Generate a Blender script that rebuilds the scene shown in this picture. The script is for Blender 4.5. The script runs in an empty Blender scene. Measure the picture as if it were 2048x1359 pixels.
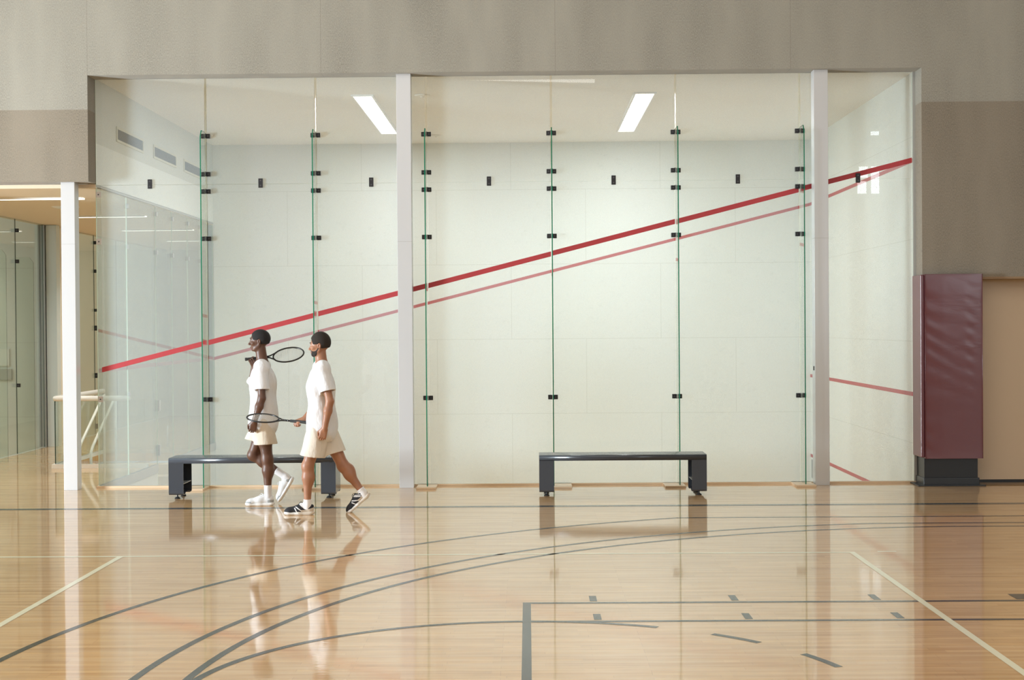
import bpy, bmesh, math, random
import numpy as np
from mathutils import Vector, Matrix
random.seed(7)
SC = bpy.context.scene
COL = SC.collection

# ---------------------------------------------------------------- camera
CAM = Vector((5.14302, -17.18431, 1.91056))
YAW, PITCH, ROLL = 0.01102, -0.01043, -0.0075
fw = Vector((-math.sin(YAW)*math.cos(PITCH), math.cos(YAW)*math.cos(PITCH), math.sin(PITCH)))
rt = Vector((math.cos(YAW), math.sin(YAW), 0)); up = rt.cross(fw)
R_ = rt*math.cos(ROLL)+up*math.sin(ROLL); U_ = -rt*math.sin(ROLL)+up*math.cos(ROLL)
cd = bpy.data.cameras.new('camera'); cam = bpy.data.objects.new('camera', cd); COL.objects.link(cam)
m = Matrix((R_, U_, -fw)).transposed().to_4x4(); m.translation = CAM
cam.matrix_world = m
cd.sensor_width = 36; cd.sensor_fit = 'HORIZONTAL'; cd.lens = 36*2884.137/2048
cd.clip_end = 200
SC.camera = cam

# ---------------------------------------------------------------- world, lights, exposure
w = bpy.data.worlds.new('world'); SC.world = w; w.use_nodes = True
w.node_tree.nodes['Background'].inputs[0].default_value = (.9, .95, 1, 1)
w.node_tree.nodes['Background'].inputs[1].default_value = .6
SC.view_settings.view_transform = 'Standard'; SC.view_settings.look = 'None'
SC.view_settings.gamma = 1; SC.view_settings.use_curve_mapping = False
SC.view_settings.exposure = 0.0
SC.cycles.transparent_max_bounces = 32; SC.cycles.max_bounces = 7; SC.cycles.diffuse_bounces = 4; SC.cycles.glossy_bounces = 4
SC.cycles.caustics_reflective = False; SC.cycles.caustics_refractive = False

CHZ = 4.887
def area(name, loc, target, sx, sy, power, col):
    l = bpy.data.lights.new(name, 'AREA'); l.shape = 'RECTANGLE'; l.size = sx; l.size_y = sy
    l.energy = power; l.color = col
    o = bpy.data.objects.new(name, l); COL.objects.link(o); o.location = loc
    d = Vector(target)-Vector(loc)
    o.rotation_euler = d.to_track_quat('-Z', 'Y').to_euler()
    return o
# daylight through the tall glazed opening in the left gym wall
lw = area('daylight_left_window', (-11.6, -7.8, 1.9), (3, 0, .3), 2.6, 3.4, 2050, (.80, .92, 1)); lw.data.spread = math.radians(125)
# unseen cool light added at the right gym wall to brighten post and pad
area('added_right_fill', (17.8, -20.5, 5.0), (0, -20.5, 3.5), 9, 3.5, 800, (.80, .92, 1))
# added fill strip hung high above the camera, no windows there
area('added_overhead_fill', (0, -17, 8.6), (3, 0, 1.0), 14, 1.6, 300, (1, .98, .95))
# rows of gym lamps under the roof
area('gym_lamps', (3, -11.5, 8.9), (3, -11.4, 0), 16, 11, 540, (1, .95, .86))
# lamps of the squash court (one behind each lit ceiling panel), of the corridor and of the two courts beyond
for i, x in enumerate((3.03, 6.675)): area('court_lamp', (x, 3.24, CHZ-.03), (x, 3.241, 0), .235, 3.6, 125, (.96, 1, 1))
for i, y in enumerate((1.25, 4.28, 7.33, 10.4)): area('corridor_lamp', (-1.15, y, 3.555), (-1.15, y+.001, 0), 1.16, .1, 26, (1, .94, .85)).data.spread = math.radians(125)
for i, y in enumerate((3.0, 10.0)): area('neighbour_court_lamp', (-7.6, y, 4.8), (-7.6, y+.001, 0), .3, 3.6, 170, (.90, 1, .97))

# ---------------------------------------------------------------- helpers
def new_mesh(name, bm, mats, parent=None, smooth=False, loc=(0, 0, 0)):
    me = bpy.data.meshes.new(name); bm.to_mesh(me); bm.free()
    if not isinstance(mats, (list, tuple)): mats = [mats]
    for q in mats: me.materials.append(q)
    if smooth:
        for p in me.polygons: p.use_smooth = True
    o = bpy.data.objects.new(name, me); COL.objects.link(o); o.location = loc
    if parent: o.parent = parent
    return o
def tag(o, label=None, cat=None, group=None, kind=None):
    if label: o['label'] = label
    if cat: o['category'] = cat
    if group: o['group'] = group
    if kind: o['kind'] = kind
    return o
def empty(name, loc=(0, 0, 0), rz=0):
    o = bpy.data.objects.new(name, None); COL.objects.link(o); o.location = loc; o.rotation_euler = (0, 0, rz)
    o.empty_display_size = .1
    return o
def box(bm, x0, x1, y0, y1, z0, z1, mi=0, bev=0):
    vs = [bm.verts.new((x, y, z)) for x in (x0, x1) for y in (y0, y1) for z in (z0, z1)]
    F = [(0, 1, 3, 2), (4, 6, 7, 5), (0, 4, 5, 1), (2, 3, 7, 6), (0, 2, 6, 4), (1, 5, 7, 3)]
    fs = [bm.faces.new([vs[i] for i in f]) for f in F]
    for f in fs: f.material_index = mi
    if bev:
        es = list({e for f in fs for e in f.edges})
        r = bmesh.ops.bevel(bm, geom=es, offset=bev, segments=3, affect='EDGES', profile=.6)
        for f in r['faces']: f.material_index = mi
    return fs
def boxes(name, lst, mat, parent=None, bev=0):
    bm = bmesh.new()
    for b in lst: box(bm, *b, bev=bev)
    return new_mesh(name, bm, mat, parent)
def tube(bm, pts, r, n=10, closed=False, mi=0):
    pts = [Vector(p) for p in pts]; N = len(pts); rings = []
    prev = None
    for i, p in enumerate(pts):
        if closed: t = (pts[(i+1) % N]-pts[i-1]).normalized()
        else: t = (pts[min(i+1, N-1)]-pts[max(i-1, 0)]).normalized()
        if prev is None:
            a = t.cross(Vector((0, 0, 1)))
            if a.length < .1: a = t.cross(Vector((0, 1, 0)))
        else: a = prev-t*prev.dot(t)
        a.normalize(); prev = a; b = t.cross(a)
        rr = r[i] if isinstance(r, (list, tuple)) else r
        rings.append([bm.verts.new(p+(a*math.cos(2*math.pi*k/n)+b*math.sin(2*math.pi*k/n))*rr) for k in range(n)])
    for i in range(N if closed else N-1):
        A, B = rings[i], rings[(i+1) % N]
        for k in range(n):
            f = bm.faces.new((A[k], A[(k+1) % n], B[(k+1) % n], B[k])); f.material_index = mi; f.smooth = True
    if not closed:
        bm.faces.new(rings[0][::-1]); bm.faces.new(rings[-1])
def lathe(bm, prof, cx=0, cy=0, n=20, mi=0):
    rings = [[bm.verts.new((cx+r*math.cos(2*math.pi*k/n), cy+r*math.sin(2*math.pi*k/n), z)) for k in range(n)] for r, z in prof]
    for A, B in zip(rings, rings[1:]):
        for k in range(n):
            f = bm.faces.new((A[k], A[(k+1) % n], B[(k+1) % n], B[k])); f.material_index = mi
    bm.faces.new(rings[0][::-1]); bm.faces.new(rings[-1])

# ---------------------------------------------------------------- materials
def mat(name):
    m = bpy.data.materials.new(name); m.use_nodes = True; nt = m.node_tree
    return m, nt, nt.nodes['Principled BSDF']
def N(nt, typ, **kw):
    n = nt.nodes.new(typ)
    for k, v in kw.items():
        if k in n.inputs: n.inputs[k].default_value = v
        else: setattr(n, k, v)
    return n
def simple(name, col, rough=.5, metal=0, spec=.5, coat=0):
    m, nt, b = mat(name)
    b.inputs['Base Color'].default_value = (*col, 1); b.inputs['Roughness'].default_value = rough
    b.inputs['Metallic'].default_value = metal; b.inputs['Specular IOR Level'].default_value = spec
    b.inputs['Coat Weight'].default_value = coat
    return m
def ocoord(nt, scale=(1, 1, 1), loc=(0, 0, 0), rot=(0, 0, 0)):
    tc = N(nt, 'ShaderNodeTexCoord'); mp = N(nt, 'ShaderNodeMapping')
    mp.inputs['Scale'].default_value = scale; mp.inputs['Location'].default_value = loc; mp.inputs['Rotation'].default_value = rot
    nt.links.new(tc.outputs['Object'], mp.inputs[0]); return mp.outputs[0]
def mixc(nt, fac, a, b, typ='MIX'):
    n = N(nt, 'ShaderNodeMix', data_type='RGBA', blend_type=typ)
    for k, v in ((0, fac), (6, a), (7, b)):
        if hasattr(v, 'links'): nt.links.new(v, n.inputs[k])
        else: n.inputs[k].default_value = v if k == 0 else (*v, 1) if len(v) == 3 else v
    return n.outputs[2]
def ramp(nt, x, a, b):
    n = N(nt, 'ShaderNodeMapRange'); n.inputs[1].default_value = a; n.inputs[2].default_value = b
    nt.links.new(x, n.inputs[0]); return n.outputs[0]
def bump(nt, b, h, strength, dist):
    n = N(nt, 'ShaderNodeBump'); n.inputs['Strength'].default_value = strength; n.inputs['Distance'].default_value = dist
    nt.links.new(h, n.inputs['Height']); nt.links.new(n.outputs[0], b.inputs['Normal'])

def carpet(name, c1, c2):
    m, nt, b = mat(name)
    n1 = N(nt, 'ShaderNodeTexNoise'); nt.links.new(ocoord(nt, (150, 150, 55)), n1.inputs[0]); n1.inputs['Scale'].default_value = 1; n1.inputs['Detail'].default_value = 3
    n2 = N(nt, 'ShaderNodeTexNoise'); nt.links.new(ocoord(nt, (2.5, 2.5, .6)), n2.inputs[0]); n2.inputs['Scale'].default_value = 1
    c = mixc(nt, ramp(nt, n1.outputs[0], .3, .7), c1, c2)
    c = mixc(nt, ramp(nt, n2.outputs[0], .3, .9), c, tuple(x*1.0 for x in c2))
    sx = N(nt, 'ShaderNodeTexBrick'); nt.links.new(ocoord(nt, rot=(math.radians(90), 0, 0)), sx.inputs[0])
    sx.inputs['Scale'].default_value = 1; sx.inputs['Brick Width'].default_value = 2.743; sx.inputs['Row Height'].default_value = 30
    sx.offset = 0; sx.inputs['Mortar Size'].default_value = .003; sx.inputs['Mortar Smooth'].default_value = .3
    f = N(nt, 'ShaderNodeMath', operation='MULTIPLY'); f.inputs[1].default_value = .35; nt.links.new(sx.outputs['Fac'], f.inputs[0])
    c = mixc(nt, f.outputs[0], c, (.12, .10, .08))
    nt.links.new(c, b.inputs['Base Color']); b.inputs['Roughness'].default_value = .95; b.inputs['Specular IOR Level'].default_value = .1
    b.inputs['Sheen Weight'].default_value = .2
    bump(nt, b, n1.outputs[0], .5, .004)
    return m
M = {}
M['carpet_light'] = carpet('pale_wall_carpet', (.225, .215, .185), (.41, .395, .345))
M['carpet_dark'] = carpet('brown_wall_carpet', (.17, .15, .118), (.33, .29, .235))

def court_wall(name, base, scuff=.3, seams=True):
    m, nt, b = mat(name)
    n1 = N(nt, 'ShaderNodeTexNoise'); nt.links.new(ocoord(nt, (9, 9, 13)), n1.inputs[0]); n1.inputs['Scale'].default_value = 1; n1.inputs['Detail'].default_value = 8; n1.inputs['Roughness'].default_value = .75
    n2 = N(nt, 'ShaderNodeTexNoise'); nt.links.new(ocoord(nt, (.7, .7, .9)), n2.inputs[0]); n2.inputs['Scale'].default_value = 1; n2.inputs['Detail'].default_value = 2
    mu = N(nt, 'ShaderNodeMath', operation='MULTIPLY'); nt.links.new(ramp(nt, n1.outputs[0], .56, .75), mu.inputs[0]); nt.links.new(ramp(nt, n2.outputs[0], .42, .62), mu.inputs[1])
    m2 = N(nt, 'ShaderNodeMath', operation='MULTIPLY'); nt.links.new(mu.outputs[0], m2.inputs[0]); m2.inputs[1].default_value = scuff
    c = mixc(nt, m2.outputs[0], base, tuple(x*.62 for x in base))
    if seams:
        br = N(nt, 'ShaderNodeTexBrick'); nt.links.new(ocoord(nt, rot=(math.radians(-90), 0, 0)), br.inputs[0])
        mp = br.inputs[0].links[0].from_node
        mp.inputs['Rotation'].default_value = (math.radians(-90), 0, 0)
        mp.inputs['Location'].default_value = (1.22, .76, 0)
        br.inputs['Scale'].default_value = 1; br.inputs['Brick Width'].default_value = 2.44; br.inputs['Row Height'].default_value = 1.22
        br.offset = .5; br.inputs['Mortar Size'].default_value = .004
        f = N(nt, 'ShaderNodeMath', operation='MULTIPLY'); f.inputs[1].default_value = .3; nt.links.new(br.outputs['Fac'], f.inputs[0])
        c = mixc(nt, f.outputs[0], c, (.3, .28, .22))
    nt.links.new(c, b.inputs['Base Color']); b.inputs['Roughness'].default_value = .55; b.inputs['Specular IOR Level'].default_value = .3
    return m
M['court'] = court_wall('court_cream_paint', (.75, .775, .75), .38)
M['court_plain'] = court_wall('corridor_cream_paint', (.78, .74, .65), .1, False)
M['ceil'] = simple('court_ceiling_paint', (.87, .86, .82), .8)
M['ceil_warm'] = simple('corridor_ceiling_paint', (.78, .66, .50), .8)
M['gym_white'] = simple('gym_side_paint', (.55, .52, .46), .8)
M['post'] = simple('pale_grey_enamel', (.62, .63, .65), .30, 0, .9)
M['post_grey'] = simple('grey_steel_column', (.64, .71, .73), .4)
M['stud'] = simple('brushed_steel_stud', (.42, .42, .42), .3, .8)
M['clip'] = simple('black_plastic_clip', (.018, .018, .022), .45)
M['screw'] = simple('dark_screw', (.10, .10, .11), .35, .6)
M['silver'] = simple('pale_clip_plate', (.60, .57, .55), .4, .3)
M['bench'] = simple('charcoal_enamel', (.055, .064, .080), .22, 0, .6)
M['bench_in'] = simple('dark_inner_steel', (.05, .06, .09), .4)
M['bench_plate'] = simple('bare_steel_plate', (.55, .56, .55), .35, .3)
M['foot'] = simple('black_rubber_foot', (.03, .03, .03), .4)
M['tape'] = simple('red_tape', (.46, .045, .055), .5)
M['line_dark'] = simple('dark_floor_paint', (.060, .070, .068), .16, 0, .5)
M['line_pale'] = simple('pale_floor_paint', (.86, .85, .66), .16, 0, .5)
M['black'] = simple('black_column_paint', (.012, .012, .013), .35)
M['black_trim'] = simple('black_rubber_skirt', (.02, .021, .024), .35)
M['door'] = simple('beige_door_laminate', (.70, .57, .43), .5)
M['rail'] = simple('white_rail_enamel', (.90, .88, .85), .3)
M['curb'] = simple('white_curb_paint', (.88, .87, .85), .5)
M['grille'] = simple('vent_frame_enamel', (.62, .60, .50), .5)
M['grille_dark'] = simple('vent_shadow_metal', (.02, .02, .02), .7)
M['louvre'] = simple('grey_vent_louvre', (.20, .20, .195), .5)
M['frame'] = simple('grey_channel', (.42, .42, .40), .5)
M['white'] = simple('white_plastic', (.85, .85, .83), .5)
M['sticker'] = simple('grey_sticker', (.36, .37, .36), .6)
M['oak'] = simple('oak_sill', (.78, .60, .42), .4)
def emis(name, col, s):
    m, nt, b = mat(name)
    b.inputs['Base Color'].default_value = (.8, .8, .8, 1)
    b.inputs['Emission Color'].default_value = (*col, 1); b.inputs['Emission Strength'].default_value = s
    return m
M['lamp'] = emis('lit_diffuser', (1, .98, .94), 3.0)
M['lamp_corr'] = emis('lit_linear_diffuser', (1, .95, .87), 2.6)
M['window'] = emis('bright_window_daylight', (.85, .94, 1), 9.0)

def glass(name, tint, film=0, filmcol=(.81, .93, .99), tintpow=1.0):
    m = bpy.data.materials.new(name); m.use_nodes = True; nt = m.node_tree; nt.nodes.clear()
    out = N(nt, 'ShaderNodeOutputMaterial'); tr = N(nt, 'ShaderNodeBsdfTransparent'); tr.inputs[0].default_value = (*tint, 1)
    gl = N(nt, 'ShaderNodeBsdfGlossy'); gl.inputs['Roughness'].default_value = 0.0
    fr = N(nt, 'ShaderNodeFresnel'); fr.inputs['IOR'].default_value = 1.5
    ge = N(nt, 'ShaderNodeNewGeometry'); io = N(nt, 'ShaderNodeMapRange'); io.inputs[3].default_value = 1.5; io.inputs[4].default_value = 1/1.5
    nt.links.new(ge.outputs['Backfacing'], io.inputs[0]); nt.links.new(io.outputs[0], fr.inputs['IOR'])   # both faces of the unrefracted pane reflect alike
    mx = N(nt, 'ShaderNodeMixShader'); nt.links.new(fr.outputs[0], mx.inputs[0])
    last = tr.outputs[0]
    if film:
        # printed one-way-view dots: square grid 12 mm apart
        df = N(nt, 'ShaderNodeBsdfDiffuse'); df.inputs[0].default_value = (*filmcol, 1)
        tc = N(nt, 'ShaderNodeTexCoord'); sp = N(nt, 'ShaderNodeSeparateXYZ'); nt.links.new(tc.outputs['Object'], sp.inputs[0])
        def wv(o):
            a = N(nt, 'ShaderNodeMath', operation='MULTIPLY'); a.inputs[1].default_value = 2*math.pi/.012; nt.links.new(o, a.inputs[0])
            s = N(nt, 'ShaderNodeMath', operation='SINE'); nt.links.new(a.outputs[0], s.inputs[0]); return s.outputs[0]
        ad = N(nt, 'ShaderNodeMath', operation='ADD'); nt.links.new(sp.outputs[0], ad.inputs[0]); nt.links.new(sp.outputs[1], ad.inputs[1])
        p = N(nt, 'ShaderNodeMath', operation='MULTIPLY'); nt.links.new(wv(ad.outputs[0]), p.inputs[0]); nt.links.new(wv(sp.outputs[2]), p.inputs[1])
        r = N(nt, 'ShaderNodeMapRange'); r.inputs[1].default_value = -1; r.inputs[2].default_value = 1
        r.inputs[3].default_value = film*.84; r.inputs[4].default_value = film*1.16; nt.links.new(p.outputs[0], r.inputs[0])
        m2 = N(nt, 'ShaderNodeMixShader'); nt.links.new(r.outputs[0], m2.inputs[0]); nt.links.new(tr.outputs[0], m2.inputs[1]); nt.links.new(df.outputs[0], m2.inputs[2])
        last = m2.outputs[0]
    nt.links.new(last, mx.inputs[1]); nt.links.new(gl.outputs[0], mx.inputs[2]); nt.links.new(mx.outputs[0], out.inputs[0])
    return m
M['glass'] = glass('court_glass_face', (.985, .995, .985))
M['glass_film'] = glass('dotted_court_glass_face', (.985, .995, .985), .24)
M['glass_back'] = glass('dotted_back_wall_glass', (.84, .89, .885), .13, (.80, .93, 1))
M['glass_green'] = glass('green_fin_glass_face', (.955, .982, .962))
def edge_mat():
    m, nt, b = mat('polished_green_glass_edge')
    b.inputs['Base Color'].default_value = (.0, .19, .10, 1); b.inputs['Roughness'].default_value = .15
    b.inputs['Specular IOR Level'].default_value = .6
    return m
M['edge'] = edge_mat()
M['edge_pale'] = simple('pale_glass_joint_edge', (.62, .74, .62), .2)
M['edge_dark'] = simple('dark_glass_edge', (.02, .06, .05), .2)

def wood_floor():
    m, nt, b = mat('maple_strip_floor')
    co = ocoord(nt)
    br = N(nt, 'ShaderNodeTexBrick'); nt.links.new(co, br.inputs[0])
    br.inputs['Scale'].default_value = 1; br.inputs['Brick Width'].default_value = .83; br.inputs['Row Height'].default_value = .057
    br.offset = .37; br.offset_frequency = 3; br.squash = .7; br.squash_frequency = 5
    br.inputs['Mortar Size'].default_value = .0012; br.inputs['Mortar Smooth'].default_value = .4; br.inputs['Bias'].default_value = 0
    br.inputs[1].default_value = (.76, .49, .228, 1); br.inputs[2].default_value = (.63, .38, .162, 1); br.inputs[3].default_value = (.38, .22, .11, 1)
    # a second, offset set of strips so that neighbouring boards differ more
    b2 = N(nt, 'ShaderNodeTexBrick'); nt.links.new(ocoord(nt, loc=(.31, .0, 0)), b2.inputs[0])
    b2.inputs['Scale'].default_value = 1; b2.inputs['Brick Width'].default_value = 1.31; b2.inputs['Row Height'].default_value = .057
    b2.offset = .61; b2.offset_frequency = 2; b2.inputs['Mortar Size'].default_value = 0
    b2.inputs[1].default_value = (1.06, 1.04, 1.02, 1); b2.inputs[2].default_value = (.84, .81, .77, 1); b2.inputs[3].default_value = (1, 1, 1, 1)
    c = mixc(nt, .8, br.outputs[0], b2.outputs[0], 'MULTIPLY')
    g = N(nt, 'ShaderNodeTexNoise'); nt.links.new(ocoord(nt, (5, 110, 5)), g.inputs[0]); g.inputs['Scale'].default_value = 1; g.inputs['Detail'].default_value = 5
    c = mixc(nt, ramp(nt, g.outputs[0], .46, .80), c, (.46, .28, .14))
    g2 = N(nt, 'ShaderNodeTexNoise'); nt.links.new(ocoord(nt, (1.3, 18, 1)), g2.inputs[0]); g2.inputs['Scale'].default_value = 1; g2.inputs['Detail'].default_value = 3
    c = mixc(nt, ramp(nt, g2.outputs[0], .35, .9), c, (.80, .56, .32))
    nt.links.new(c, b.inputs['Base Color'])
    b.inputs['Roughness'].default_value = .42; b.inputs['Specular IOR Level'].default_value = .2
    b.inputs['Coat Weight'].default_value = 1; b.inputs['Coat Roughness'].default_value = .045; b.inputs['Coat IOR'].default_value = 1.5
    h = N(nt, 'ShaderNodeTexNoise'); nt.links.new(ocoord(nt, (2.5, 34, 1)), h.inputs[0]); h.inputs['Scale'].default_value = 1; h.inputs['Detail'].default_value = 2
    bp_ = N(nt, 'ShaderNodeBump'); bp_.inputs['Strength'].default_value = .10; bp_.inputs['Distance'].default_value = .0022
    nt.links.new(h.outputs[0], bp_.inputs['Height']); nt.links.new(bp_.outputs[0], b.inputs['Coat Normal']); 
    return m
M['floor'] = wood_floor()
def vinyl():
    m, nt, b = mat('maroon_vinyl')
    n1 = N(nt, 'ShaderNodeTexNoise'); nt.links.new(ocoord(nt, (2.2, 2.2, 6), rot=(0, .35, 0)), n1.inputs[0]); n1.inputs['Scale'].default_value = 1; n1.inputs['Detail'].default_value = 3; n1.inputs['Distortion'].default_value = .6
    n2 = N(nt, 'ShaderNodeTexNoise'); n2.inputs['Scale'].default_value = 220; nt.links.new(ocoord(nt), n2.inputs[0])
    b.inputs['Base Color'].default_value = (.135, .036, .044, 1); b.inputs['Roughness'].default_value = .30; b.inputs['Specular IOR Level'].default_value = .8
    ad = N(nt, 'ShaderNodeMath', operation='MULTIPLY_ADD'); nt.links.new(n2.outputs[0], ad.inputs[0]); ad.inputs[1].default_value = .04; nt.links.new(n1.outputs[0], ad.inputs[2])
    bump(nt, b, ad.outputs[0], .13, .02)
    return m
M['vinyl'] = vinyl()

# ---------------------------------------------------------------- the room shell
def struct(name, bm, m, parent=None):
    o = new_mesh(name, bm, m, parent)
    if not parent: o['kind'] = 'structure'
    return o
L, WD, SINK, CH = 9.75, 6.4, -.757, 4.887
GX0, GX1, GY0, GZ = -12.0, 18.0, -30.0, 9.0
bm = bmesh.new()                                    # gym floor and corridor floor around the stairwell
T = -.12
box(bm, GX0, GX1, GY0, 0, T, 0)
box(bm, -2.645, -.02, 0.002, 2.48, T, 0)
box(bm, -2.645, -1.33, 2.48, 4.75, T, 0)
box(bm, -2.645, -.02, 4.75, 14, T, 0)
struct('floor', bm, M['floor'])
bm = bmesh.new(); box(bm, .0, L, 0.001, WD, SINK-.1, SINK); struct('floor', bm, M['floor'])
bm = bmesh.new(); box(bm, -1.33, -.0, 2.48, 4.75, SINK-.1, SINK); struct('floor', bm, M['floor'])
bm = bmesh.new(); box(bm, -9, -2.645, -.0, 13.2, SINK-.1, SINK); struct('floor', bm, M['floor'])

# carpeted gym wall around the glass opening
bm = bmesh.new(); zs = 4.472
box(bm, GX0, GX1, -.3, 0, 4.872, GZ)
struct('wall_front', bm, M['carpet_light'])
bm = bmesh.new(); box(bm, GX0, 0, -.3, 0, zs, 4.872); struct('wall_front', bm, M['carpet_light'])
bm = bmesh.new(); box(bm, L, GX1, -.3, 0, zs, 4.872); struct('wall_front', bm, M['carpet_light'])
bm = bmesh.new()
box(bm, GX0, 0, -.3, 0, 3.63, zs); struct('wall_front', bm, M['carpet_dark']); bm = bmesh.new()
box(bm, L, GX1, -.3, 0, 2.43, zs)
struct('wall_front', bm, M['carpet_dark'])
bm = bmesh.new(); box(bm, 10.43, GX1, -.3, -.02, 2.405, 2.43); struct('trim_1', bm, simple('thin_brown_wood_trim', (.30, .19, .10), .5))
# right hand partition beside the padded column
bm = bmesh.new(); box(bm, 9.85, GX1, -.06, 0, .04, 2.405); struct('door_1', bm, M['door'])
bm = bmesh.new(); box(bm, 9.85, GX1, -.01, 0, 0, .04); struct('trim_2', bm, M['black'])  # black strip put in for the shadow gap below the partition
# squash court walls
bm = bmesh.new(); box(bm, -.1, L+.1, WD, WD+.15, SINK, CH+.1); far = struct('wall_back', bm, M['court'])
bm = bmesh.new(); box(bm, L, L+.1, 0.0, WD, SINK, CH+.1); fw_ = struct('wall_right', bm, M['court'])
bm = bmesh.new(); box(bm, -.1, 0, 0.0, WD, 3.615, CH+.1)
struct('wall_left', bm, M['court'])
bm = bmesh.new(); box(bm, -.02, 0, 0.0, 2.73, SINK, -.10); box(bm, -.02, 0, 3.66, WD, SINK, -.10)
struct('wall_left', bm, M['court'])
bm = bmesh.new(); box(bm, 0, L, -.01, 0.0, SINK, -.0); struct('wall_front', bm, M['court'])
bm = bmesh.new(); box(bm, -.1, L+.1, 0.0, WD+.15, CH, CH+.1); struct('ceiling', bm, M['ceil'])
# corridor and neighbouring courts
bm = bmesh.new(); box(bm, -2.75, 0, -.02, 14, 3.58, 3.625); struct('ceiling', bm, M['ceil_warm'])
bm = bmesh.new(); box(bm, -2.75, 0.4, 13.9, 14, -.1, 3.6); struct('wall_corridor_end', bm, M['court_plain'])
bm = bmesh.new(); box(bm, -.12, 0, WD, 14, -.1, 3.6); struct('wall_corridor_right', bm, M['court_plain'])
for b_ in ((-9, -2.76, 6.4, 6.5, SINK, CH), (-9, -2.645, -.1, 0, SINK, CH), (-9.1, -9, -.1, 6.5, SINK, CH), (-2.75, -2.625, 0, 6.4, 3.585, CH), (-2.69, -2.645, 0, 13.2, SINK, -.0)):
    bm = bmesh.new(); box(bm, *b_); struct('wall_neighbour_court', bm, M['court'])
for b_ in ((-9, -2.76, 13.1, 13.2, SINK, CH), (-9, -2.76, 6.8, 6.9, SINK, CH), (-9.1, -9, 6.8, 13.2, SINK, CH), (-2.75, -2.625, 6.9, 13.2, 3.585, CH), (-2.72, -2.63, 6.24, 7.22, 0, 3.58), (-2.72, -2.63, 13.0, 13.9, 0, 3.58)):
    bm = bmesh.new(); box(bm, *b_); struct('wall_third_court', bm, M['court_plain'])
bm = bmesh.new(); box(bm, -9.1, -2.62, -.1, 13.2, CH, CH+.1); struct('ceiling', bm, M['ceil'])
# rest of the gym, behind the camera
bm = bmesh.new(); box(bm, GX0, GX1, GY0-.1, GY0, 0, GZ); struct('wall_rear', bm, M['gym_white'])
bm = bmesh.new(); box(bm, GX0-.1, GX0, GY0, 0, 0, GZ); struct('wall_gym_left', bm, M['gym_white'])
bm = bmesh.new(); box(bm, GX1, GX1+.1, GY0, 0, 0, GZ); struct('wall_gym_right', bm, M['gym_white'])
bm = bmesh.new(); box(bm, GX0, GX1, GY0, 0, GZ, GZ+.1); struct('ceiling', bm, M['gym_white'])
for i, (x0, x1, z0, z1) in enumerate(((15.92, 16.2, 6.1, 6.5), (15.97, 16.25, 6.62, 6.98), (16.36, 16.62, 6.1, 6.98), (16.36, 16.62, 8.0, 8.12))):
    bm = bmesh.new(); box(bm, x0, x1, GY0, GY0+.02, z0, z1); struct('window_%d' % (i+1), bm, M['window'])

# painted lines on the walls of the court
def strip_xz(bm, x0, z0, x1, z1, hw, y, t=.002):
    pts = [(x0, z0-hw), (x1, z1-hw), (x1, z1+hw), (x0, z0+hw)]
    a = [bm.verts.new((x, y-t, z)) for x, z in pts]; b_ = [bm.verts.new((x, y, z)) for x, z in pts]
    bm.faces.new(a); bm.faces.new(b_[::-1])
    for i in range(4): bm.faces.new((a[i], b_[i], b_[(i+1) % 4], a[(i+1) % 4]))
OL0, OL1 = 2.155+SINK, 4.595+SINK
bm = bmesh.new(); strip_xz(bm, 0, OL0, L, OL1, .025, WD); struct('out_line', bm, M['tape'], far)
bm = bmesh.new(); box(bm, L-.002, L, 0, WD, OL1-.025, OL1+.025); struct('out_line', bm, M['tape'], fw_)
bm = bmesh.new(); box(bm, L-.002, L, 0, WD, 1.78+SINK, 1.83+SINK); struct('service_line', bm, M['tape'], fw_)
bm = bmesh.new(); box(bm, L-.002, L, 0, WD, .48+SINK, .53+SINK); struct('tin_line', bm, M['tape'], fw_)
floor = bpy.data.objects['floor']
# ---------------------------------------------------------------- painted floor lines (real court geometry)
def fl_poly(bm, pts, z=.0009):
    bm.faces.new([bm.verts.new((x, y, z)) for x, y in pts])
def fl_seg(name, x0, x1, y0, y1, m=None, parent=floor):
    bm = bmesh.new(); fl_poly(bm, [(x0, y0), (x1, y0), (x1, y1), (x0, y1)])
    return new_mesh(name, bm, m or M['line_dark'], parent)
def fl_arc(name, cx, cy, r, a0, a1, hw=.025, n=96, z=.0009, m=None, tails=()):
    bm = bmesh.new(); prev = None
    for i in range(n+1):
        a = math.radians(a0+(a1-a0)*i/n)
        p = [bm.verts.new((cx+(r+s*hw)*math.cos(a), cy+(r+s*hw)*math.sin(a), z)) for s in (-1, 1)]
        if prev: bm.faces.new((prev[0], prev[1], p[1], p[0]))
        prev = p
    for t in tails: fl_poly(bm, t, z)
    return new_mesh(name, bm, m or M['line_dark'], floor)
BX, BY = 9.31, -9.73                                 # centre under the basket
def three_point(r, yc):
    a = math.degrees(math.asin(yc/r)); xc = BX-math.sqrt(r*r-yc*yc)
    t1 = [(xc-.002, BY+yc-.025), (10.91, BY+yc-.025), (10.91, BY+yc+.025), (xc-.002, BY+yc+.025)]
    t2 = [(x, 2*BY-y) for x, y in t1][::-1]
    fl_arc('three_point_line', BX, BY, r, 180-a, 180+a, tails=(t1, t2))
three_point(7.27, 6.745); three_point(6.335, 6.27); three_point(6.04, 6.035)
fl_seg('side_line', -11, 12, -2.075, -1.955)
fl_seg('lane_line', 5.095, 10.9, -7.325, -7.275); fl_seg('lane_line', 5.15, 10.9, -7.945, -7.895)
fl_seg('free_throw_line', 5.095, 5.15, -12.19, -7.325)
fl_seg('lane_line', 5.095, 10.9, -12.19, -12.14)
fl_arc('free_throw_circle', 5.12, BY, 1.82, 63, 270, z=.0012)
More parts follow.
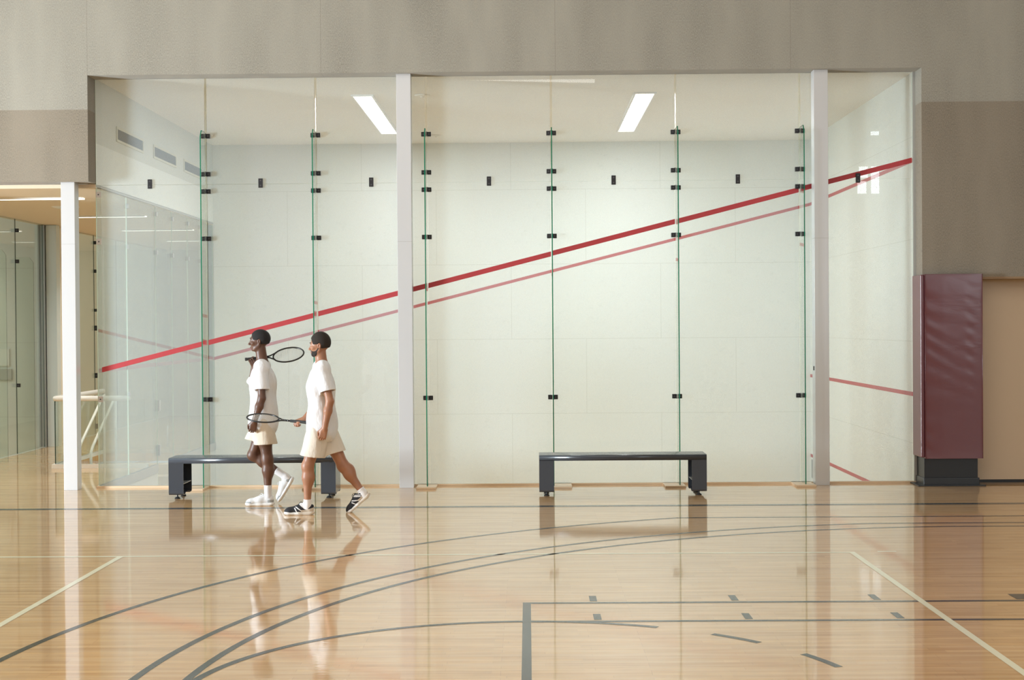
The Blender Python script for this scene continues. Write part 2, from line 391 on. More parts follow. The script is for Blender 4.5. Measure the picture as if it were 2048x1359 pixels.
for a in (51, 28.5, 6): fl_arc('free_throw_dash', 5.12, BY, 1.82, a-11, a, n=10)
for k, x in enumerate((5.583, 6.56, 7.538)):
    fl_seg('lane_mark', x-.025, x+.025, -7.245, -7.047); fl_seg('lane_mark', x-.025, x+.025, -7.87, -7.68)
fl_seg('lane_block', 8.49, 8.80, -7.25, -7.06); fl_seg('lane_block', 8.49, 8.80, -7.87, -7.68)
P_ = M['line_pale']
fl_seg('pale_side_line', -11, 7.85, -5.205, -5.155, P_); fl_seg('pale_dash', 8.046, 8.2, -5.165, -5.12, P_)
bm = bmesh.new(); fl_poly(bm, [(1.70, -5.205), (1.75, -5.205), (1.75, -14.2), (1.70, -14.2)], .0013); new_mesh('pale_attack_line', bm, P_, floor)
bm = bmesh.new(); fl_poly(bm, [(7.80, -5.205), (7.85, -5.205), (7.85, -14.2), (7.80, -14.2)], .0013); new_mesh('pale_attack_line', bm, P_, floor)

# ---------------------------------------------------------------- the long glass wall: panes, fins, clips
JX = [0.0, 1.320, 2.634, 3.951, 5.437, 6.912, 8.382, 9.72]
SEAM = 3.612; GT = .012
def pane_mesh(bm, ax, a0, a1, z0, z1, p0, p1, face_mi=0, edge_mi=1, film=None, margin=.04):
    """a pane lying along axis ax (0: x, 1: y) with thickness p0..p1; the printed field gets material 2"""
    def V(a, p, z): return (a, p, z) if ax == 0 else (p, a, z)
    us = [a0, a1] if not film else [a0, a0+margin, a1-margin, a1]
    zz = [z0, z1]
    for p, flip in ((p0, False), (p1, True)):
        for i in range(len(us)-1):
            q = [V(us[i], p, z0), V(us[i+1], p, z0), V(us[i+1], p, z1), V(us[i], p, z1)]
            f = bm.faces.new([bm.verts.new(v) for v in (q[::-1] if flip else q)])
            f.material_index = 2 if (film and i == 1 and not flip) else 0
    for q in ([(a0, p0, z0), (a0, p1, z0), (a0, p1, z1), (a0, p0, z1)], [(a1, p0, z0), (a1, p0, z1), (a1, p1, z1), (a1, p1, z0)],
              [(a0, p0, z0), (a1, p0, z0), (a1, p1, z0), (a0, p1, z0)], [(a0, p0, z1), (a0, p1, z1), (a1, p1, z1), (a1, p0, z1)]):
        f = bm.faces.new([bm.verts.new(V(*v)) for v in q]); f.material_index = 1
def clip_box(name, x, y, z, hx, hy, hz, parent, mat=None, screws=((0, 0),), ax=0):
    """a small clamp block with a countersunk screw; its front faces -y (ax 0) or -x (ax 1)"""
    bm = bmesh.new(); box(bm, x-hx, x+hx, y-hy, y+hy, z-hz, z+hz, bev=.003)
    for su, sz in screws:
        vs = []
        for k in range(12):
            a = 2*math.pi*k/12; u, v = su+.009*math.cos(a), sz+.009*math.sin(a)
            vs.append(bm.verts.new((x+u, y-hy-.0012, z+v) if ax == 0 else (x-hx-.0012, y+u, z+v)))
        f = bm.faces.new(vs); f.material_index = 1
    return new_mesh(name, bm, [mat or M['clip'], M['screw']], parent)
bays = ['at the left end beside the corridor', 'behind the left bench', 'touching the middle post from its left',
        'touching the middle post from its right', 'behind the right bench', 'just left of the right white post', 'beside the padded column']
VCZ = 3.621
slope = (OL1-OL0)/9.75
for i in range(7):
    x0, x1 = JX[i]+.003, JX[i+1]-.003
    pn = empty('glass_screen', ((x0+x1)/2, 0, 0))
    def P(bm, name, mats):
        for v in bm.verts: v.co.x -= (x0+x1)/2
        return new_mesh(name, bm, mats, pn)
    tag(pn, 'tall lower pane with sloping red tape, '+bays[i], 'glass panel', 'lower panes of the squash court wall')
    bm = bmesh.new(); pane_mesh(bm, 0, x0, x1, .025, SEAM-.002, -GT, 0, film=True, margin=.014 if i else .06); P(bm, 'pane', [M['glass'], M['edge_pale'], M['glass_film']])
    bm = bmesh.new(); xa, xb = x0+(.05 if i == 0 else .008), x1-.008
    xb = min(xb, 9.72)
    off = -.004*(i % 2)
    za, zb = OL0+slope*xa+off, OL0+slope*xb+off
    strip_xz(bm, xa, min(za, 9), xb, zb, .030, -GT-.0005)
    P(bm, 'tape_stripe', M['tape'])
    pu = empty('glass_screen', ((x0+x1)/2, 0, SEAM))
    tag(pu, 'upper pane above the seam with one black clip, '+bays[i], 'glass panel', 'upper panes of the squash court wall')
    bm = bmesh.new(); pane_mesh(bm, 0, x0, x1, SEAM+.002, 4.872, -GT, 0, film=True, margin=.01)
    for v in bm.verts: v.co.x -= (x0+x1)/2; v.co.z -= SEAM
    new_mesh('pane', bm, [M['glass'], M['edge_pale'], M['glass_film']], pu)
    c = clip_box('clip', (.652, 1.974, 3.293, 4.694, 6.175, 7.648, 9.07)[i]-(x0+x1)/2, -.025, VCZ-SEAM, .026, .010, .055, pu, screws=((0, .03), (0, -.03)))
FIN_Z = (1.05, 2.963, 3.525, 3.73, 4.183)
fl_names = ['leftmost glass fin, rising behind the left end of the left bench', 'glass fin rising behind the right walker, second from the left',
            'glass fin just right of the middle white post', 'glass fin behind the left part of the right bench', 'glass fin behind the right end of the right bench',
            'rightmost glass fin, just left of the right white post']
for i in range(6):
    x = JX[i+1]; r = empty('glass_fin', (x, 0, 0))
    tag(r, 'narrow green-edged '+fl_names[i], 'glass fin', 'green-edged fins bracing the glass wall')
    bm = bmesh.new(); t = .006; yf, yb, zb, zt, ch = -.30, -GT-.004, .024, 4.225, .075
    prof = [(yb, zb), (yf, zb), (yf, zt-ch), (yf+ch*.75, zt), (yb, zt)]
    A = [bm.verts.new((-t, y, z)) for y, z in prof]; B = [bm.verts.new((t, y, z)) for y, z in prof]
    bm.faces.new(A); bm.faces.new(B[::-1])
    for k in range(5):
        f = bm.faces.new((A[k], B[k], B[(k+1) % 5], A[(k+1) % 5])); f.material_index = 1 if k in (1, 2, 3) else 0
    new_mesh('fin_pane', bm, [M['glass_green'], M['edge']], r)
    for z in FIN_Z:
        for s in (-1, 1):
            clip_box('clip', s*.033, -.030, z, .025, .016, .0265, r)
        bm = bmesh.new()                                  # the leg of the angle clamp that grips the fin
        for s in (-1, 1): box(bm, s*.008, s*.017, -.085, -.046, z-.026, z+.026)
        new_mesh('clamp', bm, M['clip'], r)
    xo = (-.125, -.0, -.01, .07, -.06, -.01)[i]
    bm = bmesh.new(); wv = (.14, .14, .115, .14, .12, .115)[i]
    box(bm, xo-wv, xo+wv, -.40, -.002, 0, .024, bev=.003)
    new_mesh('floor_pad', bm, M['oak'], r)
o = boxes('glass_sill', [(-.02, L, -.045, .001, .0, .024)], M['oak']); tag(o, 'thin light wooden sill strip under the long glass wall', 'sill')
boxes('trim_3', [(9.722, 9.75, -.03, 0, 0, 4.872)], M['frame'])['kind'] = 'structure'

# ---------------------------------------------------------------- white posts
def post(x0, x1, y0, y1, h, label):
    r = empty('square_post', ((x0+x1)/2, (y0+y1)/2, 0)); tag(r, label, 'post', 'square white posts of the glass wall')
    hx, hy = (x1-x0)/2, (y1-y0)/2
    bm = bmesh.new(); box(bm, -hx, hx, -hy, hy, 0, h, bev=.004); new_mesh('shaft', bm, M['post'], r)
    bm = bmesh.new(); box(bm, -hx-.001, hx+.001, -hy-.001, -hy+.012, 2.9, 2.903); box(bm, -hx-.001, -hx+.006, -hy-.0005, hy, 2.9, 2.903)
    new_mesh('joint_line', bm, M['frame'], r)
    return r
post(-.343, -.181, -.25, -.09, 3.630, 'white square post at the left, carrying the carpeted wall corner beside the corridor')
post(3.616, 3.786, -.215, -.055, 4.872, 'pale grey square post in the middle of the glass wall')
rp = post(8.512, 8.678, -.222, -.062, 4.872, 'tall white square post right of the rightmost glass fin')
bm = bmesh.new(); box(bm, -.0905, -.083, -.03, .0, 1.35, 1.40, bev=.002); new_mesh('latch', bm, M['foot'], rp)

# ---------------------------------------------------------------- benches
def bench():
    r = empty('bench'); Lx, Dp = 1.862, .40
    H = .458; lw = .165; t = .006
    # seat: shallow folded channel, rounded front and back edges
    bm = bmesh.new()
    def prof(ylo, yhi, z0, z1, rad):
        pts = [(ylo, z0)]
        for k in range(7):
            a = math.pi-k/6*math.pi/2; pts.append((ylo+rad+rad*math.cos(a), z1-rad+rad*math.sin(a)))
        for k in range(7):
            a = math.pi/2-k/6*math.pi/2; pts.append((yhi-rad+rad*math.cos(a), z1-rad+rad*math.sin(a)))
        pts.append((yhi, z0)); return pts
    P = prof(-Dp/2, Dp/2, H-.062, H, .024)
    A = [bm.verts.new((-Lx/2, y, z)) for y, z in P]; B = [bm.verts.new((Lx/2, y, z)) for y, z in P]
    for k in range(len(P)-1):
        f = bm.faces.new((A[k], A[k+1], B[k+1], B[k])); f.smooth = True
    bm.faces.new(A[::-1]); bm.faces.new(B); bm.faces.new((A[0], B[0], B[-1], A[-1]))
    new_mesh('seat', bm, M['bench'], r)
    for s in (-1, 1):
        lx0 = s*(Lx/2); lx1 = s*(Lx/2-lw); a, b = min(lx0, lx1), max(lx0, lx1)
        leg = empty('leg'); leg.parent = r
        bm = bmesh.new()
        zb, ro = .045, .03
        # front and back walls, outer end wall, each with a curled lower lip
        for yy, d in ((-Dp/2, 1), (Dp/2, -1)):
            pr = [(yy, H-.05), (yy, zb+ro)]
            for k in range(1, 7):
                an = k/6*math.pi/2; pr.append((yy+d*(ro-ro*math.cos(an)), zb+ro-ro*math.sin(an)))
            pr.append((yy+d*.085, zb)); pr.append((yy+d*.095, zb+.018))
            inner = [(y+d*t, z+(t if i > 2 else 0)) for i, (y, z) in enumerate(pr)]
            loop = pr+inner[::-1]
            A = [bm.verts.new((a, y, z)) for y, z in loop]; B = [bm.verts.new((b, y, z)) for y, z in loop]
            n = len(loop)
            for k in range(n):
                bm.faces.new((A[k], A[(k+1) % n], B[(k+1) % n], B[k]))
            m_ = n//2
            for k in range(m_-1):
                bm.faces.new((A[k], A[k+1], A[n-2-k], A[n-1-k])); bm.faces.new((B[k], B[k+1], B[n-2-k], B[n-1-k]))
        box(bm, min(lx0, lx0-s*t), max(lx0, lx0-s*t), -Dp/2+.004, Dp/2-.004, zb+.012, H-.01)
        bmesh.ops.recalc_face_normals(bm, faces=bm.faces)
        new_mesh('leg_shell', bm, M['bench'], leg)
        bm = bmesh.new(); box(bm, a+.008, b-.004, -Dp/2+.02, Dp/2-.02, .165, .171)
        new_mesh('shelf_plate', bm, M['bench_plate'], leg)
        bm = bmesh.new(); box(bm, a+.008, b-.03, -Dp/2+.03, Dp/2-.03, .05, .056); box(bm, (a+b)/2-.006, (a+b)/2+.006, -.06, -.05, .056, .095)
        new_mesh('bottom_plate', bm, M['bench_in'], leg)
        for yy in (-Dp/2+.06, Dp/2-.06):
            bm = bmesh.new(); cx = (a+b)/2
            lathe(bm, [(.030, 0), (.032, .006), (.024, .016), (.010, .022), (.008, .05)], cx, yy)
            new_mesh('foot', bm, M['foot'], leg)
    # small pale lettering-like imprint, too worn to read, at the middle of the seat top
    bm = bmesh.new(); rnd = random.Random(3)
    for row, y in enumerate((.02,)):
        x = -.085
        while x < .085:
            wd = rnd.choice((.006, .008, .010)); box(bm, x, x+wd, y-.012, y+.012, H, H+.0006); x += wd+.006
    new_mesh('worn_print', bm, M['sticker'], r)
    return r
def copy_tree(o, parent=None):
    c = o.copy(); COL.objects.link(c)
    if parent: c.parent = parent
    for ch in list(o.children): copy_tree(ch, c)
    return c
b1 = bench(); b2 = copy_tree(b1)
b1.location = (2.065, -1.0, 0); b2.location = (6.19, -.95, 0)
tag(b1, 'charcoal metal bench at the left, behind the two walkers', 'bench', 'benches along the glass wall')
tag(b2, 'charcoal metal bench at the right, standing clear of the walkers', 'bench', 'benches along the glass wall')

# ---------------------------------------------------------------- padded column
pc = empty('padded_column', (10.05, -.17, 0)); tag(pc, 'tall maroon vinyl pad wrapped round a black column right of the glass', 'column')
bm = bmesh.new(); box(bm, -.30, .32, -.18, .16, 0, .45); new_mesh('column', bm, M['black'], pc)
bm = bmesh.new()
box(bm, -.312, .335, -.20, .16, 0, .095, bev=.006); box(bm, -.385, .40, -.235, .16, 0, .014, bev=.004)
new_mesh('skirt', bm, M['black_trim'], pc)
bm = bmesh.new(); x0, x1, y0, y1, z0, z1 = -.345, .365, -.235, .165, .322, 2.463
nx, nz = 44, 120; rnd = random.Random(5)
def padv(u, v): 
    ed = min(u, 1-u)*3.2; ed2 = min(v, 1-v)*9; e = min(1, ed)**.5*min(1, ed2)**.5
    return y0-.008*e-.0022*math.sin(v*61+u*7+2*math.sin(u*4+v*9))*math.exp(-u*3)-.0015*math.sin(v*83+u*11)*math.exp(-((u-.78)/.08)**2)*math.exp(-((v-.6)/.3)**2)
g = [[bm.verts.new((x0+.045+(x1-x0-.045)*i/nx, padv(i/nx, j/nz), z0+(z1-z0)*j/nz)) for i in range(nx+1)] for j in range(nz+1)]
for j in range(nz):
    for i in range(nx):
        f = bm.faces.new((g[j][i], g[j][i+1], g[j+1][i+1], g[j+1][i])); f.smooth = True
box(bm, x0+.045, x1, y0+.0, y1, z0, z1, bev=.006)
new_mesh('front_pad', bm, M['vinyl'], pc)
bm = bmesh.new(); box(bm, x0, x0+.044, y0+.02, y1-.02, z0+.012, z1-.006, bev=.012); new_mesh('side_pad', bm, M['vinyl'], pc)
bm = bmesh.new(); tube(bm, [(x0+.047, y0-.001, z0), (x0+.047, y0-.001, z1)], .004, 8); tube(bm, [(x1-.002, y0-.001, z0), (x1-.002, y0-.001, z1)], .004, 8)
new_mesh('seam_piping', bm, M['vinyl'], pc)

# ---------------------------------------------------------------- back glass wall of the court (x = 0 plane), its fins and clips
BY_ = [0.02, 1.30, 2.74, 3.65, 4.61, 5.45, 6.38]
blab = ['nearest the gym', 'second from the gym', 'glass door', 'just beyond the glass door', 'second beyond the door', 'at the far corner']
for i in range(6):
    y0, y1 = BY_[i]+.003, BY_[i+1]-.003; zlo = .02 if i != 2 else SINK+.01
    pn = empty('glass_screen', (0, (y0+y1)/2, 0))
    tag(pn, ('pale dotted glass pane of the court back wall, '+blab[i]) if i != 2 else 'glass door in the court back wall reaching below the gym floor', 'glass panel' if i != 2 else 'door', 'panes of the court back wall')
    if i == 2: pn.name = 'door_2'; pn['kind'] = 'structure'
    bm = bmesh.new(); pane_mesh(bm, 1, y0, y1, zlo, 3.60, -GT, 0, film=True, margin=.03)
    for v in bm.verts: v.co.y -= (y0+y1)/2
    new_mesh('pane', bm, [M['glass_green'], M['edge_pale'], M['glass_back']], pn)
    if i in (0, 1, 2, 3, 4):
        for z in ((3.48, 2.95) if i else (3.47, 2.95, 1.06)):
            clip_box('clip', .013, y1-(y0+y1)/2+.003, z, .012, .032, .03, pn, M['frame'], screws=())
    if i == 2:
        for z in (.83, .21): clip_box('hinge', -.0, y0-(y0+y1)/2+.03, z, .03, .035, .075, pn, M['frame'], screws=())
        bm = bmesh.new(); tube(bm, [(-.05, y1-y0-.62, .2), (-.05, y1-y0-.62, .5)], .012); new_mesh('handle', bm, M['silver'], pn)
    if i == 0:
        for z in (3.50, 2.94, 1.06): clip_box('corner_plate', .035, y0-(y0+y1)/2-.045, z, .030, .008, .035, pn, M['silver'])
    bm = bmesh.new(); strip = None
    for yy in (-GT-.0015,): box(bm, yy, yy+.001, y0-(y0+y1)/2, y1-(y0+y1)/2, OL0-.025, OL0+.025)
    new_mesh('tape_stripe', bm, M['tape'], pn)
for y, lab in ((1.30, 'nearer'), (3.65, 'farther')):
    r = empty('glass_fin', (0, y, 0)); tag(r, 'clear glass fin on the corridor side of the court back wall, the %s one' % lab, 'glass fin')
    bm = bmesh.new(); pane_mesh(bm, 0, -.30, -.016, .0, 2.97, -.006, .006); new_mesh('fin_pane', bm, [M['glass_green'], M['edge_pale']], r)
boxes('trim_4', [(-.03, .012, 0, 2.73, -.10, .02), (-.03, .012, 3.66, WD, -.10, .02)], M['frame'])['kind'] = 'structure'
boxes('trim_5', [(-.03, .004, 0, WD, 3.595, 3.62)], M['frame'])['kind'] = 'structure'

# ---------------------------------------------------------------- air vents on the left court wall
for i, (y0, y1, z0, z1) in enumerate(((.86, 2.12, 4.245, 4.435), (2.65, 3.93, 4.245, 4.435), (4.40, 5.62, 4.245, 4.435))):
    r = empty('air_vent', (0, (y0+y1)/2, (z0+z1)/2)); h, v = (y1-y0)/2, (z1-z0)/2
    tag(r, 'louvred air vent high on the court wall, %s of three' % ('nearest', 'middle', 'farthest')[i], 'vent', 'air vents in the court wall')
    boxes('frame', [(0, .014, -h, h, v-.03, v), (0, .014, -h, h, -v, -v+.03), (0, .014, -h, -h+.03, -v+.03, v-.03), (0, .014, h-.03, h, -v+.03, v-.03)], M['grille'], r)
    boxes('backing', [(.0, .003, -h+.03, h-.03, -v+.03, v-.03)], M['grille_dark'], r)
    boxes('louvres', [(.003, .011, -h+.03+k*.022, -h+.03+k*.022+.005, -v+.03, v-.03) for k in range(int((2*h-.06)/.022))], M['louvre'], r)

# ---------------------------------------------------------------- court ceiling lights
def ceiling_light(cx, cy, skew, label):
    r = empty('ceiling_light', (cx, cy, CH)); tag(r, label, 'ceiling light', 'lights in the court ceiling')
    r.rotation_euler.z = skew
    boxes('frame', [(-.145, -.12, -1.85, 1.85, -.02, 0), (.12, .145, -1.85, 1.85, -.02, 0), (-.12, .12, -1.85, -1.82, -.02, 0), (-.12, .12, 1.82, 1.85, -.02, 0),
                    (-.12, .12, -.62, -.60, -.02, 0), (-.12, .12, .60, .62, -.02, 0)], M['white'], r)
    for a, b in ((-1.82, -.62), (-.60, .60), (.62, 1.82)): boxes('diffuser', [(-.12, .12, a, b, -.012, -.006)], M['lamp'], r)
ceiling_light(3.03, 3.24, 0, 'lit long panel light on the court ceiling left of the middle post')
ceiling_light(6.675, 3.24, 0, 'lit long panel light on the court ceiling over the right bench')
for x, y, lab in ((3.737, 5.394, 'small round disc on the court ceiling, the farther one'), (3.80, 1.466, 'small round disc on the court ceiling, nearer the glass')):
    bm = bmesh.new(); lathe(bm, [(.045, 0), (.07, .008), (.10, .016), (.10, .02)], 0, 0, 24); lathe(bm, [(.02, -.012), (.028, 0)], 0, 0, 16)
    o = new_mesh('ceiling_sprinkler', bm, M['ceil'], None, True, (x, y, CH-.021)); tag(o, lab, 'sprinkler')
# corridor ceiling lights
for y, lab in ((1.25, 'nearest'), (4.28, 'second'), (7.33, 'third'), (10.4, 'farthest')):
    r = empty('linear_light', (-1.15, y, 3.58)); tag(r, 'slim lit bar light across the corridor ceiling, %s from the gym' % lab, 'ceiling light', 'bar lights of the corridor')
    boxes('housing', [(-.61, .61, -.07, -.055, -.02, 0), (-.61, .61, .055, .07, -.02, 0)], M['white'], r)
    boxes('diffuser', [(-.61, .61, -.055, .055, -.018, -.004)], M['lamp_corr'], r)
bm = bmesh.new(); lathe(bm, [(.12, -.0), (.17, .012), (.19, .02)], 0, 0, 28)
for q in (.04, .08): tube(bm, [(q*math.cos(a/12*math.pi), q*math.sin(a/12*math.pi), -.004) for a in range(24)], .005, 6, True)
o = new_mesh('ceiling_vent', bm, M['white'], None, False, (-1.2, 2.6, 3.559)); tag(o, 'round grey grille in the corridor ceiling beside the left post', 'vent')

# ---------------------------------------------------------------- neighbouring court glass on the corridor's far side
GXN = -2.625
nb = [(.05, 3.49, 'nearest the gym'), (3.49, 4.64, 'between the two corner-cut fins'), (4.64, 5.88, 'beside the steel column')]
for y0, y1, lab in nb:
    r = empty('glass_screen', (GXN, (y0+y1)/2, 0)); tag(r, 'greenish glass pane across the corridor, '+lab, 'glass panel', 'panes across the corridor')
    bm = bmesh.new(); pane_mesh(bm, 1, y0-(y0+y1)/2+.003, y1-(y0+y1)/2-.003, .01, 3.575, -.012, 0); new_mesh('pane', bm, [M['glass_green'], M['edge_dark']], r)
for y, zt, lab in ((3.49, 3.05, 'nearer'), (4.64, 2.99, 'farther')):
    r = empty('glass_fin', (GXN, y, 0)); tag(r, 'glass fin with a cut corner standing in the corridor, the %s one' % lab, 'glass fin', 'corridor fins with cut corners')
    bm = bmesh.new(); prof = [(.004, .0), (.27, .0), (.27, zt-.08), (.21, zt), (.004, zt)]
    A = [bm.verts.new((u, -.006, z)) for u, z in prof]; B = [bm.verts.new((u, .006, z)) for u, z in prof]
    bm.faces.new(A); bm.faces.new(B[::-1])
    for k in range(5): bm.faces.new((A[k], B[k], B[(k+1) % 5], A[(k+1) % 5])).material_index = 1 if k in (1, 2, 3) else 0
    new_mesh('fin_pane', bm, [M['glass_green'], M['edge_dark']], r)
    for z in (3.40, 2.93, 1.05): clip_box('clip', .03, -.02, z, .028, .012, .028, r)
r = empty('steel_column', (GXN, 6.09, 0)); tag(r, 'grey square column at the end of the glass across the corridor', 'column')
bm = bmesh.new(); box(bm, 0.0, .17, -.08, .10, 0, 3.575, bev=.004); new_mesh('shaft', bm, M['post_grey'], r)
bm = bmesh.new(); box(bm, -.115, -.095, -.14, .1, 0, 3.575); box(bm, -.085, -.03, -.09, .1, 0, 3.575); box(bm, -.022, -.006, -.12, .1, 0, 3.575); new_mesh('channel', bm, M['stud'], r)
for y0, y1, lab in ((7.25, 8.6, 'nearer'), (8.6, 10.0, 'middle'), (10.0, 12.95, 'farther')):
    r = empty('glass_screen', (GXN, (y0+y1)/2, 0)); tag(r, 'glass pane farther along the corridor past the column, %s one' % lab, 'glass panel', 'panes past the column')
    bm = bmesh.new(); h = (y1-y0)/2; pane_mesh(bm, 1, -h+.003, h-.003, .01, 3.575, -.012, 0); new_mesh('pane', bm, [M['glass_green'], M['edge_dark']], r)
    if lab == 'middle':
        for z, hz in ((3.44, .03), (2.93, .03), (2.23, .025), (1.91, .045), (1.06, .045), (.15, .045)):
            clip_box('clip', .02, -h+.01, z, .022, .012, hz, r)
# wall board and shelf seen through that glass
bm = bmesh.new(); box(bm, -.55, .13, -.02, 0, -.14, .14, bev=.004)
o = new_mesh('wall_board', bm, M['white'], None, False, (-3.50, 6.398, 1.44)); tag(o, 'white board on the wall seen through the glass at the far left', 'board')
bm = bmesh.new(); box(bm, -.60, .17, -.03, 0, -.09, .09, bev=.004)
o = new_mesh('wall_ledge', bm, M['frame'], None, False, (-3.50, 6.398, 1.16)); tag(o, 'grey band on the wall below the white board, far left', 'ledge')

# ---------------------------------------------------------------- stairwell with glass railing and handrails
for k in range(4):
    boxes('trim_%d' % (6+k), [(-1.33, -.02, 4.75-.3*(k+1), 4.75-.3*k, SINK, -.15*(k+1)-.001)], M['oak'])['kind'] = 'structure'
boxes('trim_10', [(-1.33, -.02, 2.46, 2.48, SINK, -.0)], M['curb'])['kind'] = 'structure'
r = empty('glass_railing', (-1.34, 2.44, 0)); tag(r, 'glass railing with a white top tube guarding the sunken court steps', 'railing')
boxes('curb', [(-.03, 1.28, -.03, .03, 0, .055), (-.03, .01, .03, 2.3, 0, .055)], M['curb'], r)
bm = bmesh.new(); tube(bm, [(0, 2.3, .95), (0, .06, .95), (.02, .01, .95), (.06, 0, .95), (1.04, 0, .95)], .036, 12); new_mesh('top_rail', bm, M['rail'], r, True)
bm = bmesh.new(); pane_mesh(bm, 0, .02, 1.24, .055, .93, -.006, .006); new_mesh('pane', bm, [M['glass_green'], M['edge_dark']], r)
bm = bmesh.new(); pane_mesh(bm, 1, .04, 2.28, .055, .93, -.006, .006); new_mesh('pane', bm, [M['glass_green'], M['edge_dark']], r)
for x, y_, lab in ((-.90, 2.25, 'inner'), (-1.22, 3.05, 'outer')):
    r = empty('handrail', (x, y_+(.3 if lab == 'inner' else 0), 0)); tag(r, 'sloping white tube handrail going down the steps, %s one' % lab, 'handrail')
    bm = bmesh.new(); tube(bm, [(0, 1.35, .90), (0, 1.25, .88), (0, .17, .27), (0, .10, .20), (0, .09, .10), (0, .09, SINK)], .02, 12); new_mesh('rail', bm, M['rail'], r, True)
    bm = bmesh.new(); tube(bm, [(0, 1.30, .88), (0, 1.30, -.44)], .017, 10); new_mesh('upright', bm, M['rail'], r, True)

# grey sticker low on the front wall, partly hidden by the right post
bm = bmesh.new(); box(bm, -.003, 0, -.35, .35, -.15, .15)
o = new_mesh('wall_sticker', bm, M['sticker'], None, False, (L, 6.0, -.46)); tag(o, 'grey square sticker low on the court front wall beside the right post', 'sticker')
bm = bmesh.new(); box(bm, -.005, -.003, -.04, .10, -.12, .12); box(bm, -.005, -.003, -.12, .17, .09, .12); box(bm, -.005, -.003, -.12, .17, -.12, -.09)
new_mesh('letter_mark', bm, M['white'], o)
